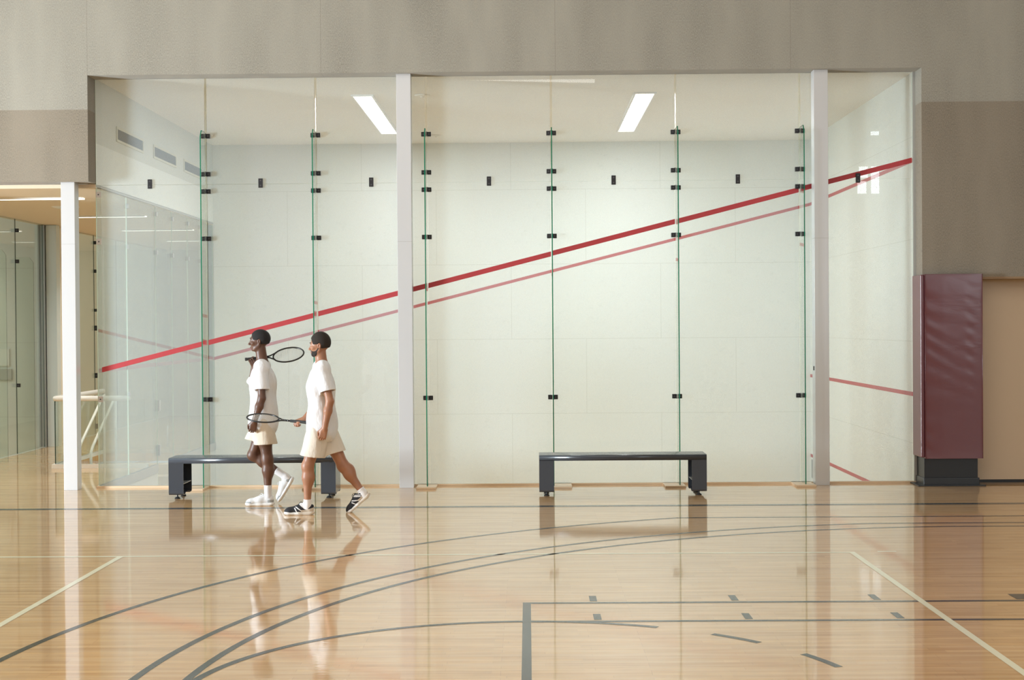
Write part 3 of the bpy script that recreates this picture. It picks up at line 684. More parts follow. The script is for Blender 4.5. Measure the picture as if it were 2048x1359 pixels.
# ================================================================ people: signed-distance modelling, meshed with OpenVDB
import openvdb as vdb
def v3(*a): return np.array(a, float)
class Vol:
    """a distance field on a regular grid; primitives are smoothly joined to it"""
    def __init__(s, lo, hi, h):
        s.h = h; s.lo = np.array(lo, float); n = np.ceil((np.array(hi)-s.lo)/h).astype(int)+1
        s.n = n; s.D = np.full(n, .15, np.float32)
    def sub(s, lo, hi):
        a = np.clip(np.floor((np.array(lo)-s.lo)/s.h).astype(int), 0, s.n-1); b = np.clip(np.ceil((np.array(hi)-s.lo)/s.h).astype(int)+1, 1, s.n)
        sl = tuple(slice(a[i], b[i]) for i in range(3))
        ax = [s.lo[i]+s.h*np.arange(a[i], b[i], dtype=np.float32) for i in range(3)]
        return sl, ax[0][:, None, None], ax[1][None, :, None], ax[2][None, None, :]
    def join(s, sl, d, k, op='add'):
        D = s.D[sl]
        if op == 'add':
            if k > 0:
                h = np.maximum(k-np.abs(D-d), 0)/k; s.D[sl] = np.minimum(D, d)-h*h*k*.25
            else: s.D[sl] = np.minimum(D, d)
        else:                                             # carve away
            d = -d
            if k > 0:
                h = np.maximum(k-np.abs(D-d), 0)/k; s.D[sl] = np.maximum(D, d)+h*h*k*.25
            else: s.D[sl] = np.maximum(D, d)
    def cap(s, p, q, r0, r1, k=.02, flat=None, op='add'):
        """tapered capsule p-q; flat=(axis vector, factor) squashes its section along that axis"""
        p, q = np.array(p, float), np.array(q, float); m = max(r0, r1)*(1.6 if flat else 1)+k+.03
        sl, X, Y, Z = s.sub(np.minimum(p, q)-m, np.maximum(p, q)+m)
        d = q-p; L2 = max(float(d@d), 1e-9)
        t = np.clip(((X-p[0])*d[0]+(Y-p[1])*d[1]+(Z-p[2])*d[2])/L2, 0, 1)
        ex, ey, ez = X-(p[0]+t*d[0]), Y-(p[1]+t*d[1]), Z-(p[2]+t*d[2])
        if flat:
            a = np.array(flat[0], float); a /= np.linalg.norm(a); c = ex*a[0]+ey*a[1]+ez*a[2]
            g = (1/flat[1]-1)*c; ex, ey, ez = ex+g*a[0], ey+g*a[1], ez+g*a[2]
        dd = np.sqrt(ex*ex+ey*ey+ez*ez)-(r0+(r1-r0)*t)
        if flat: dd = dd*min(1, flat[1])**.5
        s.join(sl, dd, k, op)
    def ell(s, c, r, R=None, k=.02, op='add'):
        """ellipsoid with radii r along the columns of R"""
        c = np.array(c, float); R = np.eye(3) if R is None else np.array(R, float); m = max(r)+k+.03
        sl, X, Y, Z = s.sub(c-m, c+m)
        u = [((X-c[0])*R[0, i]+(Y-c[1])*R[1, i]+(Z-c[2])*R[2, i]) for i in range(3)]
        k0 = np.sqrt(sum((u[i]/r[i])**2 for i in range(3))); k1 = np.sqrt(sum((u[i]/r[i]**2)**2 for i in range(3)))
        s.join(sl, (k0*(k0-1)/np.maximum(k1, 1e-6)).astype(np.float32), k, op)
    def rbox(s, c, hs, r, R=None, k=0, op='add'):
        c = np.array(c, float); R = np.eye(3) if R is None else np.array(R, float); m = float(np.linalg.norm(hs))+k+.03
        sl, X, Y, Z = s.sub(c-m, c+m)
        q = [np.abs((X-c[0])*R[0, i]+(Y-c[1])*R[1, i]+(Z-c[2])*R[2, i])-(hs[i]-r) for i in range(3)]
        d = np.sqrt(sum(np.maximum(a, 0)**2 for a in q))+np.minimum(np.maximum(np.maximum(q[0], q[1]), q[2]), 0)-r
        s.join(sl, d, k, op)
    def plane(s, p, n, k=0):
        """remove everything on the side the normal points to"""
        n = np.array(n, float); n /= np.linalg.norm(n); sl, X, Y, Z = s.sub(s.lo, s.lo+s.h*s.n)
        s.join(sl, -((X-p[0])*n[0]+(Y-p[1])*n[1]+(Z-p[2])*n[2]), k, 'cut')
    def folds(s, amp, fx, fy, fz, ph=0, seed=0):
        sl, X, Y, Z = s.sub(s.lo, s.lo+s.h*s.n)
        s.D += (amp*np.sin(fx*X+fy*Y+fz*Z+ph+1.3*np.sin(3.1*Z+2.3*X*2+seed))).astype(np.float32)
    def shell(s, t):
        s.D = np.maximum(s.D, -(s.D+t))
    def mesh(s, name, mats, parent=None, paint=None):
        g = vdb.FloatGrid(.15); g.copyFromArray(np.ascontiguousarray(s.D), tolerance=0)
        pts, quads = g.convertToQuads(0.0)
        pts = np.asarray(pts, np.float32)*s.h+s.lo.astype(np.float32); quads = np.asarray(quads)
        a = pts[quads[:, 0]]; nrm = np.cross(pts[quads[:, 1]]-a, pts[quads[:, 2]]-a).sum(0)
        # outward orientation from signed volume
        vol = np.einsum('ij,ij->i', pts[quads[:, 0]], np.cross(pts[quads[:, 1]], pts[quads[:, 2]])).sum()
        if vol < 0: quads = quads[:, ::-1]
        me = bpy.data.meshes.new(name); nv, nq = len(pts), len(quads)
        me.vertices.add(nv); me.vertices.foreach_set('co', pts.ravel())
        me.loops.add(nq*4); me.loops.foreach_set('vertex_index', np.ascontiguousarray(quads).ravel().astype(np.int32))
        me.polygons.add(nq); me.polygons.foreach_set('loop_start', (np.arange(nq)*4).astype(np.int32))
        me.polygons.foreach_set('use_smooth', np.ones(nq, bool))
        if not isinstance(mats, (list, tuple)): mats = [mats]
        for q in mats: me.materials.append(q)
        if paint is not None:
            cen = pts[quads].mean(1); me.polygons.foreach_set('material_index', paint(cen).astype(np.int32))
        me.update(); me.validate()
        o = bpy.data.objects.new(name, me); COL.objects.link(o)
        if parent:
            o.parent = parent; o.matrix_parent_inverse = Matrix.Translation(-parent.location)
        return o

def skin(name, col, dark):
    m, nt, b = mat(name)
    n = N(nt, 'ShaderNodeTexNoise'); n.inputs['Scale'].default_value = 9; nt.links.new(ocoord(nt), n.inputs[0])
    nt.links.new(mixc(nt, ramp(nt, n.outputs[0], .3, .7), col, dark), b.inputs['Base Color'])
    b.inputs['Roughness'].default_value = .45; b.inputs['Subsurface Weight'].default_value = .08; b.inputs['Subsurface Radius'].default_value = (.01, .004, .002)
    return m
def cloth(name, col, bumpy=.55):
    m, nt, b = mat(name)
    n = N(nt, 'ShaderNodeTexNoise'); n.inputs['Scale'].default_value = 1; n.inputs['Detail'].default_value = 3; nt.links.new(ocoord(nt, (16, 16, 7)), n.inputs[0])
    b.inputs['Base Color'].default_value = (*col, 1); b.inputs['Roughness'].default_value = .9; b.inputs['Specular IOR Level'].default_value = .2
    bump(nt, b, n.outputs[0], bumpy, .03)
    return m
def hairmat(name, col):
    m, nt, b = mat(name)
    n = N(nt, 'ShaderNodeTexNoise'); n.inputs['Scale'].default_value = 260; nt.links.new(ocoord(nt), n.inputs[0])
    b.inputs['Base Color'].default_value = (*col, 1); b.inputs['Roughness'].default_value = .75
    bump(nt, b, n.outputs[0], .9, .006)
    return m
M['skin_dark'] = skin('dark_brown_skin', (.135, .062, .038), (.10, .045, .028))
M['skin_tan'] = skin('light_brown_skin', (.40, .195, .115), (.34, .155, .09))
M['hair1'] = hairmat('short_black_hair', (.012, .011, .012)); M['hair2'] = hairmat('short_dark_brown_hair', (.022, .014, .010))
M['tee1'] = cloth('white_cotton', (.76, .77, .80)); M['shorts1'] = cloth('cream_twill', (.70, .62, .52)); M['shorts2'] = cloth('off_white_twill', (.74, .68, .60))
M['sock'] = cloth('white_sock_knit', (.82, .82, .84), .1)
M['shoe_white'] = simple('white_shoe_mesh', (.80, .81, .83), .6); M['shoe_grey'] = simple('grey_shoe_suede', (.38, .40, .41), .8)
M['shoe_black'] = simple('black_shoe_knit', (.015, .016, .022), .75); M['sole'] = simple('white_foam_sole', (.80, .78, .76), .55); M['sole_beige'] = simple('beige_heel_foam', (.62, .54, .45), .55)
M['eye'] = simple('eye_white', (.42, .38, .35), .3); M['iris'] = simple('dark_iris', (.01, .006, .004), .1); M['lips1'] = simple('dark_lips', (.14, .055, .045), .4)
M['lips2'] = simple('brown_lips', (.34, .12, .09), .4)
M['frame_black'] = simple('black_racket_frame', (.012, .012, .013), .3); M['string'] = simple('pale_racket_string', (.55, .56, .52), .4); M['grip'] = simple('black_grip_tape', (.02, .02, .02), .7)
M['stripe'] = simple('white_shoe_stripe', (.85, .85, .86), .5)

def unit(v): v = np.array(v, float); return v/np.linalg.norm(v)
def frame(fwd, upv):
    f = unit(fwd); l = unit(np.cross(upv, f)); u = np.cross(f, l); return f, l, u       # forward, left, up

def head(V, c, f, l, u, k=1.0):
    """c = centre of the skull; face towards f"""
    P = lambda a, b, d: c+k*(a*f+b*l+d*u); R = np.stack([f, l, u], 1); S = lambda *r: tuple(k*x for x in r)
    V.ell(P(-.012, 0, .028), S(.098, .076, .090), R, .01)            # cranium
    V.ell(P(.018, 0, .0), S(.078, .066, .085), R, .02)               # face mass
    V.ell(P(.034, 0, -.055), S(.052, .052, .048), R, .03)            # jaw
    V.ell(P(.070, 0, -.086), S(.020, .024, .018), R, .02)            # chin
    for s in (-1, 1):
        V.cap(P(-.005, s*.060, -.040), P(.050, s*.034, -.086), k*.014, k*.014, .02)   # jaw line
        V.ell(P(.062, s*.042, -.018), S(.022, .024, .020), R, .015)  # cheek
        V.ell(P(-.008, s*.079, -.004), S(.018, .008, .031), R, .006) # ear
        V.ell(P(-.004, s*.084, -.002), S(.008, .006, .016), R, .003, op='cut')
        V.ell(P(.088, s*.031, .013), S(.014, .017, .011), R, .008, op='cut')          # eye socket
        V.ell(P(.078, s*.031, .012), S(.0135, .015, .0105), R, .004)                  # lids
        V.cap(P(.088, s*.014, .032), P(.078, s*.046, .034), k*.006, k*.005, .008)     # brow ridge
        V.ell(P(.103, s*.013, -.032), S(.010, .008, .007), R, .005)  # nostril wing
    V.cap(P(.088, 0, .016), P(.112, 0, -.026), k*.007, k*.0105, .010)                 # nose
    V.ell(P(.110, 0, -.028), S(.010, .011, .009), R, .006)
    V.cap(P(.088, -.016, -.057), P(.088, .016, -.057), k*.0075, k*.0075, .006)        # upper lip
    V.cap(P(.086, -.013, -.068), P(.086, .013, -.068), k*.0080, k*.0080, .005)        # lower lip
def hair(V, c, f, l, u, k, t, beard=False, top=.0):
    P = lambda a, b, d: c+k*(a*f+b*l+d*u); R = np.stack([f, l, u], 1); S = lambda *r: tuple(k*x for x in r)
    V.ell(P(-.014, 0, .030+top*.4), S(.099+t, .077+t, .091+t+top), R, .0)
    V.rbox(P(.128, 0, -.02), S(.075, .12, .085), k*.012, np.stack([unit(f*.96-u*.28), l, unit(u*.96+f*.28)], 1), .01, 'cut')   # face opening
    V.rbox(P(.02, 0, -.12), S(.17, .12, .088), k*.01, R, .01, 'cut')    # below the ears
    V.rbox(P(.028, 0, -.07), S(.045, .13, .085), k*.015, R, .01, 'cut')
    for s in (-1, 1): V.ell(P(-.008, s*.085, -.004), S(.022, .02, .034), R, .004, 'cut')
def beard(V, c, f, l, u, k):
    P = lambda a, b, d: c+k*(a*f+b*l+d*u); R = np.stack([f, l, u], 1); S = lambda *r: tuple(k*x for x in r)
    V.ell(P(.036, 0, -.058), S(.058, .057, .052), R, .02); V.ell(P(.071, 0, -.088), S(.026, .029, .023), R, .02)
    for s in (-1, 1): V.cap(P(-.003, s*.064, -.020), P(.045, s*.038, -.086), k*.014, k*.018, .02)
    V.cap(P(.095, -.018, -.046), P(.095, .018, -.046), k*.005, k*.005, .006)
    V.ell(P(.10, 0, -.020), S(.045, .05, .022), R, .006, 'cut'); V.ell(P(.098, 0, -.062), S(.02, .020, .0095), R, .003, 'cut')

def hand(V, w, d, palm, side, curl=.5, k=1.0, thumb_in=.4, spread=1.0):
    """w wrist, d direction wrist->knuckles, palm = palm normal, side = direction of the thumb side"""
    d = unit(d); s = unit(np.array(side)-np.dot(side, d)*d); p = unit(np.cross(d, s)); p = p if np.dot(p, palm) > 0 else -p
    A = lambda a, b, c: w+k*(a*d+b*s+c*p)
    V.cap(A(-.03, 0, 0), A(.012, 0, 0), .026*k, .026*k, .015, (p, .72))
    for b, e in ((.027, .027), (.009, .010), (-.009, -.009), (-.026, -.027)):
        V.cap(A(.012, b*.75, 0), A(.082, e, 0), .0165*k, .0125*k, .012, (p, .85))
    V.ell(A(.035, .024, .010), (.030*k, .018*k, .016*k), np.stack([unit(d*.8+s*.6), unit(s*.8-d*.6), p], 1), .012)       # thumb ball
    for b, ln, ph in ((.0285, .043, .0), (.0095, .048, .06), (-.0095, .045, .12), (-.0275, .036, .2)):
        a = 0.0; q = A(.086-.006*abs(b)/.028, b, 0); r = .0090*k
        for seg, fr in enumerate((1.0, .62, .48)):
            a += (curl*(1.05, 1.5, 1.0)[seg]+ph*.5)
            q2 = q+k*ln*fr*(math.cos(a)*d+math.sin(a)*p+(.06*spread*b/.028)*s*(1 if seg == 0 else .3))
            V.cap(q, q2, r, r*.90, .0035); q = q2; r *= .93
    q = A(.018, .030, .006); t1 = unit(d*.75+s*.62+p*.30*thumb_in*2); q2 = q+k*.040*t1; V.cap(q, q2, .0125*k, .0105*k, .008)
    t2 = unit(d*.9+s*(.25-thumb_in)+p*.55*thumb_in*1.6); q3 = q2+k*.034*t2; V.cap(q2, q3, .0105*k, .0095*k, .004)
    q4 = q3+k*.024*unit(d*.9-s*thumb_in*1.3+p*.5*thumb_in); V.cap(q3, q4, .0092*k, .0080*k, .003)
    return A

def shoe(parent, heel, toe, upv, side, style, L_=.30):
    """heel / toe: ground contact points of the sole; local frame: x towards the toe, y to the person's left, z up"""
    heel, toe = np.array(heel, float), np.array(toe, float); f = unit(toe-heel); u = unit(np.array(upv)-np.dot(upv, f)*f); l = np.cross(u, f)
    r = empty('shoe'); r.parent = parent; r.matrix_parent_inverse = Matrix.Translation(-parent.location)
    mtx = Matrix([[f[i], l[i], u[i], 0] for i in range(3)]+[[0, 0, 0, 1]]); mtx.translation = Vector(heel); r.matrix_basis = mtx
    h = .0032; k = L_/.30
    def vol(z1=.16): return Vol((-.03, -.075, -.01), (.33, .075, z1), h)
    def out(V, n, m, paint=None):
        o = V.mesh(n, m, None, paint); o.parent = r; return o
    S = vol(.09)                                            # sole: flared heel, waist, rounded forefoot with toe spring
    S.cap((.045, 0, .016), (.15, .004, .016), .042, .037, .02, ((0, 0, 1), .55)); S.cap((.15, .004, .016), (.245, .0, .018), .037, .049, .02, ((0, 0, 1), .5)); S.ell((.262, 0, .024), (.040, .044, .019), None, .02)
    S.ell((.02, 0, .022), (.030, .034, .02), None, .015); S.plane((0, 0, 0), (0, 0, -1)); S.plane((.26, 0, 0), (.22, 0, -1)); S.plane((.03, 0, 0), (-.25, 0, -1))
    out(S, 'sole', [M['sole'], M['sole_beige']], (lambda c: (c[:, 0] < .15) & (c[:, 2] > .012)) if style == 'black' else None)
    U = vol()                                               # upper
    U.ell((.255, 0, .036), (.044, .042, .030), None, .02); U.cap((.235, 0, .040), (.15, 0, .062), .040, .037, .03); U.cap((.15, 0, .058), (.05, 0, .060), .038, .034, .03)
    U.cap((.125, 0, .085), (.10, 0, .098), .029, .028, .02); U.cap((.028, 0, .05), (.020, 0, .085), .030, .022, .02); U.cap((.05, 0, .07), (.06, 0, .085), .032, .034, .02)
    U.plane((0, 0, .020), (0, 0, -1))
    U.cap((.068, 0, .10), (.060, 0, .16), .027, .036, .006, op='cut'); U.plane((.10, 0, .108), (.36, 0, 1), .004) if 0 else None
    U.ell((.062, 0, .125), (.040, .06, .036), None, .01, 'cut')
    if style == 'black':
        def paint(c):
            x, y, z = c.T; s = np.zeros(len(c)); s[(z < .052+.25*np.maximum(.09-x, -.0)) & (x < .125) & (z < .09)] = 1
            s[(z < .034) & (x > .11) & (x < .17)] = 1; s[(z < .028)] = 1
            for x1, z1, k_, w_, zt in ((.1675, .029, .48, .0052, .075), (.1215, .044, 1.35, .0085, .086), (.0826, .063, 1.23, .0078, .106), (.0705, .073, 1.4, .0060, .110)):
                s[(np.abs(x-(x1+k_*(z-z1))) < w_) & (z > z1-.004) & (z < zt) & (np.abs(y) > .012)] = 2
            return s
        out(U, 'upper', [M['shoe_black'], M['sole_beige'], M['stripe']], paint)
    else:
        def paint(c):
            x, y, z = c.T; s = np.zeros(len(c)); s[(x < .060) & (z < .066)] = 1; s[(x > .235) & (z < .050)] = 1; s[(x > .20) & (z < .034)] = 1; return s
        out(U, 'upper', [M['shoe_white'], M['shoe_grey']], paint)
    bm = bmesh.new()                                       # laces
    for i in range(5):
        x = .185-.019*i; z = .088+.0085*i if i < 4 else .122
        tube(bm, [(x-.004, -.020, z-.012), (x, -.010, z-.001), (x+.002, 0, z+.002), (x, .010, z-.001), (x-.004, .020, z-.012)], .0028, 6)
    for s in (-1, 1): tube(bm, [(.112, 0, .118), (.120, s*.010, .128), (.132, s*.022, .130), (.143, s*.030, .121), (.146, s*.033, .108), (.138, s*.030, .104)], .0020, 6)
    o = new_mesh('laces', bm, M['shoe_black'] if style == 'black' else M['shoe_white'], r); return r

def build_person(name, J, skinm, hairm, teem, shortm, lipm, k=1.0, beardy=False, label='', height=1.9, style='white', htop=0):
    """J: dictionary of joints in world metres. The person walks towards -x; left side is -y."""
    root = empty(name, (float(J['pelvis'][0]), float(J['pelvis'][1]), 0)); tag(root, label, 'person', 'walkers in front of the court')
    allp = np.array([J[q] for q in J if isinstance(J[q], np.ndarray) and J[q].shape == (3,) and not q.startswith('_')])
    lo, hi = allp.min(0)-.17, allp.max(0)+.17; lo[2] = max(lo[2], .02)
    fx = v3(-1, 0, 0); ly = v3(0, -1, 0)
    # ---- body: one continuous surface
    V = Vol(lo, hi, .005)
    pe, ch, nk, hd = J['pelvis'], J['chest'], J['neck'], J['head']
    sp = unit(ch-pe); W = (ly, 1.0)
    V.ell(pe+v3(0, 0, .0), (.115, .165, .12), None, .03); V.ell((pe+ch)/2, (.098, .140, .15), None, .06); V.ell(ch, (.115, .165, .16), None, .06)
    V.cap(ch+v3(-.02, -.08, .02), ch+v3(-.02, .08, .02), .09, .09, .04)
    for s, sh in ((-1, J['lsh']), (1, J['rsh'])):
        V.ell(sh, (.060, .062, .060), None, .05); V.cap(nk-v3(0, 0, .035), sh+v3(0, -.02*s, .015), .045, .045, .05)
    V.cap(nk-v3(0, 0, .06), nk+(hd-nk)*.62, .062*k, .056*k, .03)
    f, l, u = frame(J['look'], J['hup']); head(V, hd, f, l, u, k)
    for sd in 'lr':
        sh, el, wr = J[sd+'sh'], J[sd+'el'], J[sd+'wr']
        V.cap(sh, el, .048, .040, .03); V.ell(sh*.55+el*.45, (.047, .047, .065), None, .03); fa = unit(wr-el)
        V.cap(el, el+(wr-el)*.35, .041, .043, .02); V.cap(el+(wr-el)*.35, wr, .042, .026, .02)
        hdct = J['_'+sd+'hand']; hand(V, wr, hdct['d'], hdct['palm'], hdct['side'], hdct['curl'], k, hdct.get('th', .4))
        hp, kn, an = J[sd+'hip'], J[sd+'kn'], J[sd+'an']
        V.cap(hp, kn, .088, .056, .04); V.ell(hp*.7+kn*.3, (.092, .088, .13), None, .05); V.ell(kn, (.058, .055, .062), None, .03)
        q = kn+(an-kn)*.30; back = unit(np.cross(np.cross(an-kn, fx), an-kn)); back = back if back[0] > 0 else -back
        V.cap(kn, q, .052, .056, .03); V.ell(q+back*.020, (.050, .050, .085), None, .04); V.cap(q, an, .052, .031, .03); V.ell(an, (.034, .031, .036), None, .02)
        V.cap(an, J[sd+'toe']*.25+an*.75, .028, .022, .02)
    body = V.mesh('body', skinm, root)
    # ---- face details
    for s in (-1, 1):
        bm = bmesh.new(); bmesh.ops.create_uvsphere(bm, u_segments=16, v_segments=10, radius=.0108*k)
        c0 = hd+k*(.0815*f+s*.031*l+.012*u)
        for v in bm.verts: v.co += Vector(c0)
        ec = Vector(c0)+Vector(f)*.0108*k
        for fc in bm.faces: fc.material_index = 1 if (fc.calc_center_median()-ec).length < .0062*k else 0
        o = new_mesh('eye', bm, [M['eye'], M['iris']], root, True); o.matrix_parent_inverse = Matrix.Translation(-root.location)
        bm = bmesh.new(); tube(bm, [tuple(hd+k*(a*f+s*b*l+d*u)) for a, b, d in ((.0955, .012, .033), (.094, .026, .040), (.082, .046, .037))], [.0028, .0036, .002], 8)
        o = new_mesh('eyebrow', bm, hairm, root, True); o.matrix_parent_inverse = Matrix.Translation(-root.location)
    bm = bmesh.new(); tube(bm, [tuple(hd+k*(a*f+b*l+d*u)) for a, b, d in ((.088, -.019, -.062), (.0965, -.009, -.0595), (.0975, 0, -.061), (.0965, .009, -.0595), (.088, .019, -.062))], [.003, .0058, .006, .0058, .003], 8)
    tube(bm, [tuple(hd+k*(a*f+b*l+d*u)) for a, b, d in ((.086, -.016, -.066), (.0945, -.007, -.070), (.0945, .007, -.070), (.086, .016, -.066))], [.003, .006, .006, .003], 8)
    o = new_mesh('lips', bm, lipm, root, True); o.matrix_parent_inverse = Matrix.Translation(-root.location)
    H = Vol(hd-.19, hd+.19, .004); hair(H, hd, f, l, u, k, .009, top=htop); H.mesh('hair', hairm, root)
    if beardy:
        B = Vol(hd-.17, hd+.17, .004); beard(B, hd, f, l, u, k); B.mesh('beard', hairm, root)
    # ---- shirt
    T = Vol(lo, hi, .006); hem = J['hem']
    T.ell(ch+v3(0, 0, .0), (.138, .195, .19), None, .03); T.cap(ch-v3(0, .05, .04), pe+v3(0, -.05, -.05), .120, .152, .06); T.cap(ch-v3(0, -.05, .04), pe+v3(0, .05, -.05), .120, .152, .06)
    for s, sd in ((-1, 'l'), (1, 'r')):
        sh, el = J[sd+'sh'], J[sd+'el']; T.ell(sh, (.075, .075, .070), None, .05)
        T.cap(nk-v3(0, 0, .045), sh+v3(0, 0, .012), .055, .058, .05)
    T.folds(.0045, 17, 9, 21, 2.0, 2); T.folds(.004, 31, 13, 12, .5, 3)
    T.plane((0, 0, hem), (-.05, 0, -1))
    for s, sd in ((-1, 'l'), (1, 'r')):
        sh, el = J[sd+'sh'], J[sd+'el']; a = unit(el-sh); e = sh+a*.235
        S2 = Vol(lo, hi, .006); S2.cap(sh-a*.02, e+a*.06, .070, .086, .02); S2.folds(.003, 20, 8, 22, 2, 2); S2.plane(e, a)
        S2.cap(sh+a*.17, e+a*.05, .066, .074, 0, op='cut')
        h_ = np.maximum(.03-np.abs(T.D-S2.D), 0)/.03; T.D = np.minimum(T.D, S2.D)-h_*h_*.03*.25
    T.ell(nk+v3(-.018, 0, .050), (.074, .078, .062), None, .01, 'cut'); T.cap(pe+v3(0, 0, -.5), pe+v3(0, 0, hem-pe[2]-.01), .10, .10, .01, op='cut')
    T.mesh('shirt', teem, root)
    # ---- shorts
    S = Vol(lo, hi, .006); S.ell(pe+v3(.005, 0, -.01), (.118, .165, .11), None, .04)
    for s, sd in ((-1, 'l'), (1, 'r')):
        hp, kn = J[sd+'hip'], J[sd+'kn']; a = unit(kn-hp); e = hp+a*J['leg_len'][sd]; c = e+J['flare'][sd]
        G = Vol(lo, hi, .006); G.cap(hp, c+a*.08, .108, .134, .03); G.folds(.0045, 26, 19, 6, 0, 2); G.plane(e, unit(a*.6+v3(0, 0, -.7)+J['flare'][sd]*-1.0))
        G.cap(hp+a*.12, c+a*.14, .080, .116, 0, op='cut')
        h_ = np.maximum(.05-np.abs(S.D-G.D), 0)/.05; S.D = np.minimum(S.D, G.D)-h_*h_*.05*.25
    S.folds(.002, 13, 21, 17, 1, 4)
    S.mesh('shorts', shortm, root)
    # ---- socks and shoes
    for sd in 'lr':
        an, kn, toe, heel = J[sd+'an'], J[sd+'kn'], J[sd+'toe'], J[sd+'heel']; K = Vol(an-.17, an+.17, .004); a = unit(kn-an)
        K.cap(an-a*.045, an+a*J['sock'], .036, .042, .01); K.ell(an, (.039, .036, .041), None, .01); K.cap(an-a*.02, an*.75+(toe+v3(0, 0, .03))*.25, .034, .028, .02); K.plane(an+a*J['sock'], a); K.mesh('sock', M['sock'], root)
        shoe(root, heel, toe, unit(np.cross(np.cross(toe-heel, kn-an), toe-heel)), sd, style)
    return root

def racket(name, grip_end, tip, nrm, label, headw=.105, headl=.17, g='rackets carried by the walkers'):
    """nrm: normal of the string face"""
    a, b = np.array(grip_end, float), np.array(tip, float); d = unit(b-a); n = unit(np.array(nrm)-np.dot(nrm, d)*d); w_ = np.cross(d, n); Lr = np.linalg.norm(b-a)
    r = empty(name, tuple(a)); tag(r, label, 'racket', g)
    P = lambda t, s, o=0: tuple((t*d+s*w_+o*n))
    hc = Lr-headl
    bm = bmesh.new(); tube(bm, [P(hc+headl*math.cos(t), headw*math.sin(t)) for t in np.linspace(0, 2*math.pi, 48, endpoint=False)], .0085, 8, True); new_mesh('hoop', bm, M['frame_black'], r, True)
    bm = bmesh.new()
    for s in (-1, 1): tube(bm, [P(.21, s*.004), P(.27, s*.012), P(hc-headl*.82, s*headw*.52)], .0075, 8)
    tube(bm, [P(.17, 0), P(.22, 0)], .0105, 8); new_mesh('throat', bm, M['frame_black'], r, True)
    bm = bmesh.new(); tube(bm, [P(0, 0), P(.012, 0), P(.02, 0), P(.18, 0)], [.018, .018, .0155, .0145], 8); new_mesh('grip', bm, M['grip'], r)
    bm = bmesh.new()
    for i in range(-6, 7):
        s = i*headw/6.8; e = headl*math.sqrt(max(0, 1-(s/headw)**2)); tube(bm, [P(hc-e, s), P(hc+e, s)], .0009, 4)
    for i in range(-8, 9):
        t = i*headl/8.8; e = headw*math.sqrt(max(0, 1-(t/headl)**2)); tube(bm, [P(hc+t, -e), P(hc+t, e)], .0009, 4)
    new_mesh('strings', bm, M['string'], r)
    return r

def jt(**k): return {a: (np.array(b, float) if isinstance(b, tuple) else b) for a, b in k.items()}
# first walker: dark skin, right arm carries the racket back over the shoulder, standing on the left leg
Y1 = -1.72
J1 = jt(pelvis=(2.30, Y1, .93), chest=(2.290, Y1, 1.33), neck=(2.290, Y1, 1.555), head=(2.258, Y1, 1.755), look=(-1, -.05, -.03), hup=(0.03, 0, 1),
        lsh=(2.310, Y1-.185, 1.475), rsh=(2.262, Y1+.185, 1.475), lel=(2.322, Y1-.235, 1.155), lwr=(2.243, Y1-.25, .905), rel=(2.135, Y1+.24, 1.265), rwr=(2.165, Y1+.165, 1.505),
        lhip=(2.305, Y1-.09, .88), lkn=(2.350, Y1-.095, .495), lan=(2.352, Y1-.09, .105), rhip=(2.295, Y1+.09, .88), rkn=(2.160, Y1+.10, .525), ran=(2.500, Y1+.10, .295),
        lheel=(2.412, Y1-.09, 0.0), ltoe=(2.125, Y1-.105, 0.0), rheel=(2.605, Y1+.10, .265), rtoe=(2.470, Y1+.10, .045),
        _lhand=dict(d=v3(-.22, .0, -1), palm=v3(.2, 1, 0), side=v3(-1, -.2, 0), curl=.80, th=.45),
        _rhand=dict(d=v3(-.25, -.55, .75), palm=v3(.75, -.5, .0), side=v3(.4, -.3, 1), curl=1.05, th=.7),
        hem=.86, leg_len=dict(l=.225, r=.21), flare=dict(l=v3(.0, 0, 0), r=v3(-.02, 0, 0)), sock=.115)
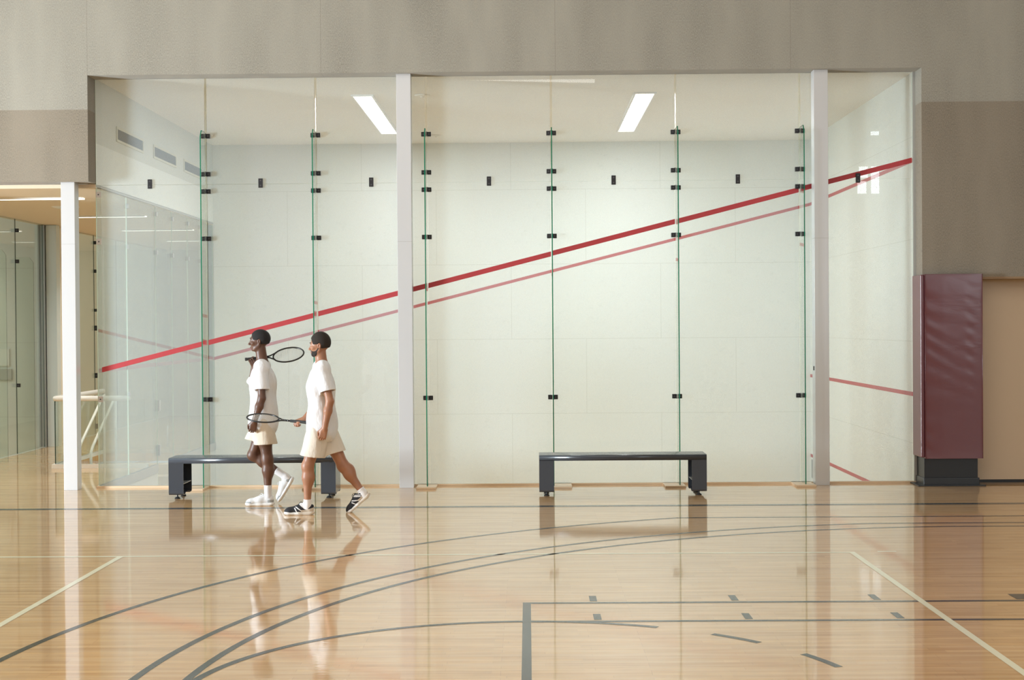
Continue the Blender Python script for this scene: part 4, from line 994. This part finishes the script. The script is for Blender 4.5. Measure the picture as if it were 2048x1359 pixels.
build_person('person', J1, M['skin_dark'], M['hair1'], M['tee1'], M['shorts1'], M['lips1'], 1.0, False, 'person in white shirt and cream shorts, white shoes, racket over the shoulder, walking ahead', style='white')
# second walker: lighter skin and beard, left leg forward, right hand holds the racket low
Y2 = -2.50
J2 = jt(pelvis=(3.035, Y2, .92), chest=(3.030, Y2, 1.33), neck=(3.040, Y2, 1.555), head=(3.020, Y2, 1.715), look=(-1, .02, -.10), hup=(-.08, 0, 1),
        lsh=(3.075, Y2-.185, 1.482), rsh=(3.000, Y2+.185, 1.482), lel=(3.150, Y2-.235, 1.160), lwr=(3.095, Y2-.24, .885), rel=(2.985, Y2+.235, 1.120), rwr=(2.825, Y2+.155, .955),
        lhip=(3.010, Y2-.085, .86), lkn=(2.900, Y2-.085, .495), lan=(2.893, Y2-.08, .112), rhip=(3.060, Y2+.085, .86), rkn=(3.235, Y2+.09, .480), ran=(3.435, Y2+.09, .205),
        lheel=(2.955, Y2-.075, 0.0), ltoe=(2.640, Y2-.08, 0.0), rheel=(3.515, Y2+.09, .175), rtoe=(3.318, Y2+.09, -.0),
        _lhand=dict(d=v3(-.25, .0, -1), palm=v3(.2, 1, 0), side=v3(-1, -.1, 0), curl=.65, th=.4),
        _rhand=dict(d=v3(-.55, -.45, -.2), palm=v3(-.15, -.55, -.8), side=v3(-.75, .3, .2), curl=1.0, th=.7),
        hem=.835, leg_len=dict(l=.275, r=.265), flare=dict(l=v3(.02, 0, 0), r=v3(-.05, 0, 0)), sock=.045)
build_person('person', J2, M['skin_tan'], M['hair2'], M['tee1'], M['shorts2'], M['lips2'], .98, True, 'person with dark beard in white shirt and off-white shorts, black shoes, walking behind', style='black', htop=.012)
racket('squash_racket', (2.085, Y1+.10, 1.560), (2.730, Y1+.03, 1.625), (.05, -.75, .75), 'black racket resting over the front walker\'s shoulder, hoop pointing back')
racket('squash_racket', (2.870, Y2+.09, .925), (2.235, Y2+.19, .985), (0, -.35, 1), 'black racket held low in front by the bearded walker')
